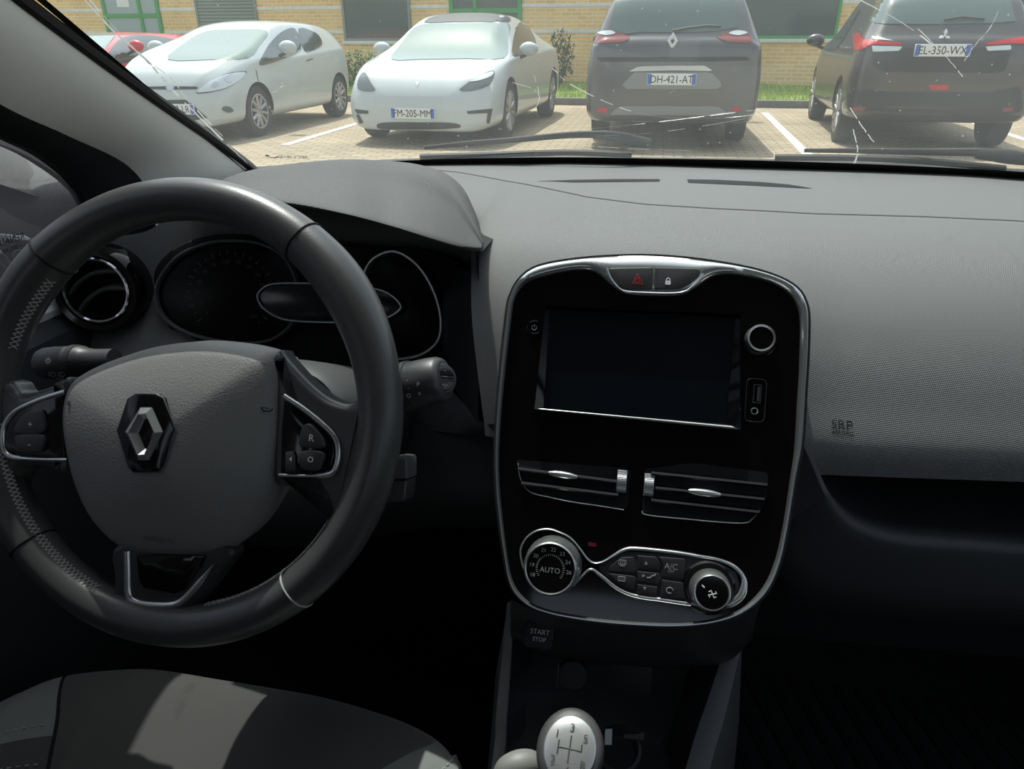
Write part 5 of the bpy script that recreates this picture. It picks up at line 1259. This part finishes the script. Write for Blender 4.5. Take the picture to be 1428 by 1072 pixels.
TESLA = [(-2.41, .45, .75, .82, .50, .45, .38), (-2.37, .36, .85, .95, .72, .66, .58), (-2.2, .28, .95, 1.06, .86, .78, .66), (-1.8, .22, .98, 1.14, .915, .84, .62), (-1.2, .20, .98, 1.32, .925, .86, .58), (-.6, .19, .96, 1.405, .92, .87, .56), (0, .19, .94, 1.425, .915, .87, .56),
         (.35, .19, .93, 1.385, .915, .87, .57), (.8, .19, .92, 1.24, .915, .87, .62), (1.15, .19, .91, 1.05, .92, .87, .70), (1.4, .19, .89, .955, .925, .86, .74), (1.75, .19, .83, .88, .92, .82, .70), (2.05, .18, .72, .765, .87, .75, .62), (2.18, .17, .61, .66, .79, .66, .52), (2.26, .18, .50, .55, .64, .52, .40), (2.29, .21, .42, .46, .42, .34, .26)]
HATCH = [(-1.88, .45, .80, .92, .45, .4, .35), (-1.84, .36, .92, 1.10, .68, .62, .5), (-1.7, .28, .98, 1.21, .80, .74, .58), (-1.3, .22, .99, 1.31, .85, .78, .58), (-.7, .2, .97, 1.345, .86, .79, .58), (-.1, .2, .94, 1.34, .86, .79, .58), (.25, .2, .93, 1.29, .86, .79, .6), (.7, .2, .93, 1.16, .86, .79, .64),
         (1.08, .2, .92, 1.05, .86, .79, .70), (1.3, .2, .90, .995, .86, .78, .70), (1.65, .2, .82, .90, .84, .74, .64), (1.9, .19, .70, .78, .77, .66, .55), (2.02, .19, .58, .64, .66, .55, .44), (2.07, .22, .47, .52, .42, .34, .26)]
MPV = [(-2.48, .40, .80, .90, .66, .6, .54), (-2.45, .33, 1.0, 1.06, .84, .80, .74), (-2.36, .28, 1.06, 1.17, .91, .87, .76), (-2.2, .26, 1.08, 1.42, .94, .89, .73), (-2.0, .25, 1.08, 1.60, .945, .89, .68), (-1.6, .24, 1.06, 1.675, .945, .89, .66), (-.6, .23, 1.04, 1.69, .945, .89, .66), (.5, .23, 1.0, 1.63, .945, .88, .66), (1.0, .23, .99, 1.42, .945, .88, .68),
       (1.5, .23, .97, 1.13, .94, .86, .72), (1.9, .23, .88, 1.0, .92, .82, .70), (2.2, .24, .72, .82, .84, .72, .6), (2.36, .27, .55, .62, .66, .55, .44), (2.4, .35, .47, .5, .4, .32, .25)]
SUV = [(-2.16, .46, .84, .93, .62, .57, .5), (-2.13, .38, 1.0, 1.07, .80, .76, .69), (-2.04, .32, 1.07, 1.17, .87, .82, .70), (-1.9, .30, 1.09, 1.36, .895, .84, .67), (-1.7, .28, 1.09, 1.55, .905, .85, .63), (-1.3, .27, 1.07, 1.635, .905, .85, .61), (-.4, .26, 1.04, 1.64, .905, .85, .61), (.3, .26, 1.02, 1.58, .905, .85, .62), (.75, .26, 1.01, 1.36, .905, .85, .66),
       (1.2, .26, 1.0, 1.11, .90, .84, .72), (1.6, .27, .92, 1.0, .88, .80, .68), (1.95, .28, .76, .84, .80, .68, .56), (2.15, .33, .58, .66, .62, .5, .4), (2.2, .4, .5, .54, .38, .3, .24)]
def placed(contact, local_xy, deg):
    a = math.radians(deg); c, s_ = math.cos(a), math.sin(a); x, y = local_xy
    return (contact[0] - (x * c - y * s_), contact[1] - (x * s_ + y * c))
# white saloon
g = gnd(711, 195); T = Car('saloon_car', 'white electric saloon car with black roof and blank nose, parked facing us', 'car', placed(g, (1.4375, .90), -92.5), -92.5, TESLA, (1.4375, -1.4375), .335, 'paintwhite')
T.patch('windscreen', [(546, 83), (560, 61), (575, 42), (591, 34), (628, 33), (670, 32.5), (709, 33), (708, 55), (703, 81), (650, 82), (590, 83)], M['screenglass'], sub=3)
T.patch('glass_roof', [(592, 31.5), (606, 23), (632, 19), (674, 18.5), (706, 22), (709, 31), (670, 30.5), (628, 31)], M['trimdark'], sub=3)
T.patch('side_window', [(714.5, 77), (716, 52), (723, 33), (731, 31), (741, 44), (747, 59), (742, 70), (728, 76)], M['carglass'], sub=3, mirror=True)
T.patch('headlight', [(640.5, 126), (652, 116), (668.5, 105), (688, 98.6), (687.5, 110), (680, 120.5), (657, 127)], M['lampdark'], sub=3)
T.patch('headlight', [(499, 123), (501, 108), (509, 101), (517, 115), (523.5, 126), (510, 127.5)], M['lampdark'], sub=3)
T.patch('lamp_lens', [(655, 114), (670, 106), (687, 100.5), (684, 107), (668, 113)], M['lampglass'], .012)
T.patch('lower_intake', [(525.6, 176), (534, 171), (580, 170.5), (632, 171.5), (642, 177.5), (618, 179.5), (575, 180), (534, 179.5)], M['trimdark'])
T.patch('side_intake', [(651, 155), (686.5, 151.5), (682.5, 172), (678, 172), (680, 157.5), (652, 159)], M['trimdark'], smooth=False)
T.patch('side_intake', [(495, 152), (514, 154.5), (514, 158.5), (498, 158.5)], M['trimdark'], smooth=False)
T.patch('side_intake', [(497, 159.5), (501, 159.5), (507, 171), (501.5, 172.5)], M['trimdark'], smooth=False)
T.plate_([(544.7, 151), (607, 151), (607, 165), (544.7, 165)], 'FM-205-MM', .012)
T.mirror_(.72, .98, 1.0, 'paintwhite')
T.patch('nose_badge', [(579, 114), (585, 115), (582, 121)], M['chromed'], smooth=False)
# white hatchback
g = gnd(368, 190); Fh = Car('hatchback_car', 'white three door hatchback with spoked wheels, parked facing us by the pillar', 'car', placed(g, (1.2445, .79), -91), -91, [q[:4] + (q[4] * .935, q[5] * .935, q[6] * .95) for q in HATCH], (1.2445, -1.2445), .30, 'paintwhite')
Fh.patch('windscreen', [(234, 83.5), (257, 61), (286, 44.5), (326, 41.5), (372, 43), (362, 63), (345, 81), (298, 83.5)], M['screenglass'], sub=3)
Fh.patch('side_window', [(362, 91), (367, 76), (376, 61), (392, 45), (411, 40), (419, 69), (389, 84)], M['carglass'], sub=3, mirror=True)
Fh.patch('rear_side_window', [(416, 40), (440, 46), (449, 59), (443, 66.5), (425, 71.5)], M['carglass'], sub=3, mirror=True)
hl_ = [(275, 128), (290.5, 115.5), (311.5, 105), (341, 100.5), (336, 110), (315, 122.5), (290.5, 128)]
Fh.patch('headlight_edge', [(308 + (x - 308) * 1.05, 114 + (y - 114) * 1.12) for x, y in hl_], M['lampdark'], .004, sub=3)
hp_ = Fh.patch('headlight', hl_, M['lampglass'], .010, sub=3)
for cx, cy in ((300, 119), (318, 111)): Fh.patch('reflector', [(cx - 5, cy), (cx, cy - 4.5), (cx + 5, cy - 1), (cx, cy + 4)], M['chromed'], .015, hp_)
Fh.patch('door_handle', [(427, 84), (436, 81), (436, 83), (427, 86)], M['lampdark'], .008, smooth=False)
Fh.patch('door_seam', [(356, 96), (357.2, 96), (366, 140), (364.8, 140)], M['lampdark'], .004, smooth=False)
Fh.patch('headlight', [(192, 118), (198, 113), (204, 118), (205, 126), (196, 128)], M['lampglass'], sub=3)
Fh.patch('grille_slot', [(207, 121), (240, 120.5), (276, 121), (276, 124.5), (240, 125), (209, 124.5)], M['trimdark'], smooth=False)
Fh.patch('lower_grille', [(196, 140), (261, 139), (290, 165), (245, 171), (205, 170)], M['trimdark'], smooth=False)
Fh.patch('fog_lamp', [(309, 152), (314, 148), (322, 150), (325, 155), (317, 157)], M['lampdark'])
Fh.patch('oval_badge', [(232, 123), (238, 119.5), (244, 123), (238, 126.5)], M['chromed'], .012)
Fh.plate_([(224, 145), (262, 145), (264, 159), (224, 159)], 'AL-223-LR', .012)
Fh.mirror_(.62, .95, 1.02, 'paintwhite')
# red car
R_ = Car('red_car', 'red small car half hidden by the pillar and the white hatchback', 'car', (-8.6, 11.3), -88, [q[:3] + (q[3] - .35 * max(0, q[3] - .95),) + q[4:] for q in HATCH], (1.2445, -1.2445), .30, 'paintred')
R_.patch('windscreen', [(84, 60), (92, 51), (120, 47), (160, 46), (148, 66), (136, 86), (110, 82)], M['screenglass'], sub=3)
R_.patch('side_window', [(146, 90), (153, 71), (172, 52), (205, 49), (244, 56), (246, 66), (232, 78), (200, 84)], M['carglass'], sub=3, mirror=True)
R_.mirror_(.62, .93, 1.02, 'paintred')
# grey people carrier, seen from behind
g0, g1 = gnd(818, 200), gnd(1040, 200)
E_ = Car('people_carrier', 'grey people carrier seen square from behind with diamond badge', 'car', ((g0.x + g1.x) / 2 + .0, 11.15), 90, MPV, (1.45, -1.434), .36, 'paintgrey', track=.93)
E_.patch('back_window', [(850, 43), (854, 20), (859, 1), (864, -14), (1020, -14), (1025, 1), (1029, 38), (1000, 43), (983, 45), (938, 45.5), (891, 45), (876, 48)], M['backglass'], smooth=False)
E_.patch('tail_light', [(829, 60), (832, 50), (851, 44), (877, 50), (872, 58), (852, 60)], M['lampdull'], sub=3)
E_.patch('tail_light', [(999, 50), (1027, 44), (1045, 49), (1047, 59), (1030, 60), (1012, 58)], M['lampdull'], sub=3)
E_.patch('lamp_reflector', [(834, 46), (850, 43), (858, 47), (845, 50)], M['lampglass'], .012); E_.patch('lamp_reflector', [(1016, 47), (1028, 43), (1042, 46), (1030, 50)], M['lampglass'], .012)
E_.patch('chrome_strip', [(877, 99.5), (890, 92.5), (938, 91.5), (983, 91.5), (995, 99), (938, 98)], M['chromed'], .014, smooth=False)
E_.patch('plate_recess', [(868, 118), (884, 100.5), (992, 100.5), (1008, 118), (1003, 124), (873, 124)], M['trimmid'], .004, smooth=False)
E_.patch('dark_band', [(832, 80), (1046, 79), (1048, 84), (980, 86), (890, 86), (831, 86)], M['trimdark'], .004, smooth=False)
E_.patch('lower_trim', [(851, 160), (862, 148), (1000, 148), (1014, 157), (1010, 161)], M['trimmid'], .004, smooth=False)
E_.patch('reflector', [(833, 151), (847, 150), (847, 156), (833, 157)], M['lampred'], smooth=False); E_.patch('reflector', [(1021, 150), (1032, 149), (1032, 154), (1021, 155)], M['lampred'], smooth=False)
fr = E_.frame(938, 57, .02); w_, h_ = .055, .085
E_.t.part('diamond_badge', MB().band(fr, [(0, -h_), (w_, 0), (0, h_), (-w_, 0)], [(0, -h_ * .4), (w_ * .4, 0), (0, h_ * .4), (-w_ * .4, 0)], -.03, .012, .004), M['chromed'], smooth=10)
E_.plate_([(904.5, 102), (968.5, 102), (968.5, 119), (904.5, 119)], 'DH-421-AT', .016)
wp = MB(); wp.tube([E_.hit(x, y)[0] + V((-.02, 0, .01)) for x, y in ((938, 44), (960, 40), (985, 37), (1005, 38))], .010, 6); E_.t.part('rear_wiper', wp, M['trimdark'])
E_.mirror_(1.05, 1.05, 1.1, 'paintgrey')
# dark brown sport utility car
g = gnd(1160, 197); A_ = Car('sport_utility_car', 'dark brown sport utility car seen from behind with bright red tail lights', 'car', placed(g, (-1.335, .88), 86), 86, SUV, (1.335, -1.335), .345, 'paintbrown')
A_.patch('back_window', [(1212, 31), (1222, 9), (1230, -6), (1238, -18), (1400, -18), (1408, 0), (1417, 30), (1376, 33), (1307, 34), (1238, 34)], M['backglass'], smooth=False)
A_.patch('tail_light', [(1189.6, 49), (1199, 45), (1203, 55), (1258.5, 60), (1256, 63.5), (1215, 62), (1203, 69), (1191, 70)], M['lampred'], smooth=False)
A_.patch('tail_light', [(1373, 60), (1417, 53), (1436, 50), (1436, 62), (1410, 61), (1376, 63)], M['lampred'], smooth=False)
A_.patch('clear_lamp', [(1216, 64), (1258.5, 65), (1254, 71), (1217, 72)], M['lampglass'], smooth=False); A_.patch('clear_lamp', [(1374.5, 65), (1410, 63), (1410, 69.5), (1377, 71)], M['lampglass'], smooth=False)
A_.patch('upper_lamp', [(1216, 50), (1247, 57), (1216, 55)], M['lampglass'], smooth=False)
A_.patch('tailgate_recess', [(1216, 74), (1262, 66), (1366, 66), (1410, 73), (1402, 98), (1390, 102), (1230, 100), (1218, 92)], M['trimdark'], .004, smooth=False)
A_.patch('bumper_cladding', [(1182, 122), (1238, 128), (1380, 128), (1424, 120), (1426, 160), (1418, 168), (1190, 170), (1182, 160)], M['trimdark'], .004, smooth=False)
for px in ([(1295, 118), (1323, 118), (1321, 125), (1297, 125)], [(1186, 148), (1208, 149), (1206, 154), (1188, 154)], [(1397, 150), (1413, 149), (1412, 155), (1399, 156)]): A_.patch('reflector', px, M['lampdull'] if px[0][0] != 1295 else M['lampred'], .009, smooth=False)
A_.patch('side_window', [(1138, 52), (1150, 24), (1168, 4), (1182, 4), (1180, 30), (1176, 52)], M['carglass'], sub=3, mirror=True)
fr = A_.frame(1317, 50, .02); bd3 = MB()
for (dx, dy, a) in ((0, .032, math.pi / 2), (-.028, -.016, math.pi * 7 / 6), (.028, -.016, -math.pi / 6)):
    c, s_ = math.cos(a), math.sin(a); bd3.plate(fr, [(dx + .036 * c, dy + .036 * s_), (dx - .019 * s_, dy + .019 * c), (dx - .036 * c, dy - .036 * s_), (dx + .019 * s_, dy - .019 * c)], -.03, .008, .002)
A_.t.part('three_diamond_badge', bd3, M['chromed'])
A_.plate_([(1273, 61), (1355, 61.5), (1354.5, 79), (1272.7, 79)], 'EL-350-WX', .02)
wp = MB(); wp.tube([A_.hit(x, y)[0] + V((-.02, 0, .01)) for x, y in ((1316, 29), (1340, 25), (1372, 28))], .012, 6); A_.t.part('rear_wiper', wp, M['trimdark'])
A_.mirror_(.80, 1.02, 1.08, 'paintbrown')
# neighbour on our left, seen through the driver's window
N_ = Car('neighbour_car', 'mist grey car close alongside, seen blurred through the driver window', 'car', (-2.6, -.40), -90, MPV, (1.45, -1.434), .34, 'paintmist', group=None)
# ---------------------------------------------------------------- daylight
SUN_EL, SUN_AZ = math.radians(64), math.radians(26)       # high sun ahead, to the left
sdir = V((-math.sin(SUN_AZ) * math.cos(SUN_EL), math.cos(SUN_AZ) * math.cos(SUN_EL), math.sin(SUN_EL)))
sl = bpy.data.lights.new('sun', 'SUN'); sl.energy = 4.5; sl.angle = math.radians(.6); sl.color = (1, .97, .92)
so = bpy.data.objects.new('sun', sl); COL.objects.link(so); so.rotation_euler = sdir.to_track_quat('Z', 'Y').to_euler(); so.location = (0, 0, 20)
wd = bpy.data.worlds.new('world'); SC.world = wd; wd.use_nodes = True; nt = wd.node_tree
bg = nt.nodes['Background']; sky = nt.nodes.new('ShaderNodeTexSky'); sky.sky_type = 'NISHITA'; sky.sun_disc = False
sky.sun_elevation = SUN_EL; sky.sun_rotation = -SUN_AZ; sky.air_density = 1.2; sky.dust_density = 2.5; sky.ozone_density = 1
bw = nt.nodes.new('ShaderNodeRGBToBW'); mxr = nt.nodes.new('ShaderNodeMixRGB'); mxr.inputs[0].default_value = .6      # thin summer haze pales the blue
nt.links.new(sky.outputs[0], bw.inputs[0]); nt.links.new(sky.outputs[0], mxr.inputs[1]); nt.links.new(bw.outputs[0], mxr.inputs[2]); nt.links.new(mxr.outputs[0], bg.inputs[0]); bg.inputs[1].default_value = .32
vs = SC.view_settings; vs.view_transform = 'Standard'; vs.look = 'None'; vs.gamma = 1.0; vs.exposure = 0.0; vs.use_curve_mapping = False
cy_ = SC.cycles; cy_.max_bounces = 8; cy_.transparent_max_bounces = 12; cy_.use_denoising = True; cy_.sample_clamp_indirect = 6
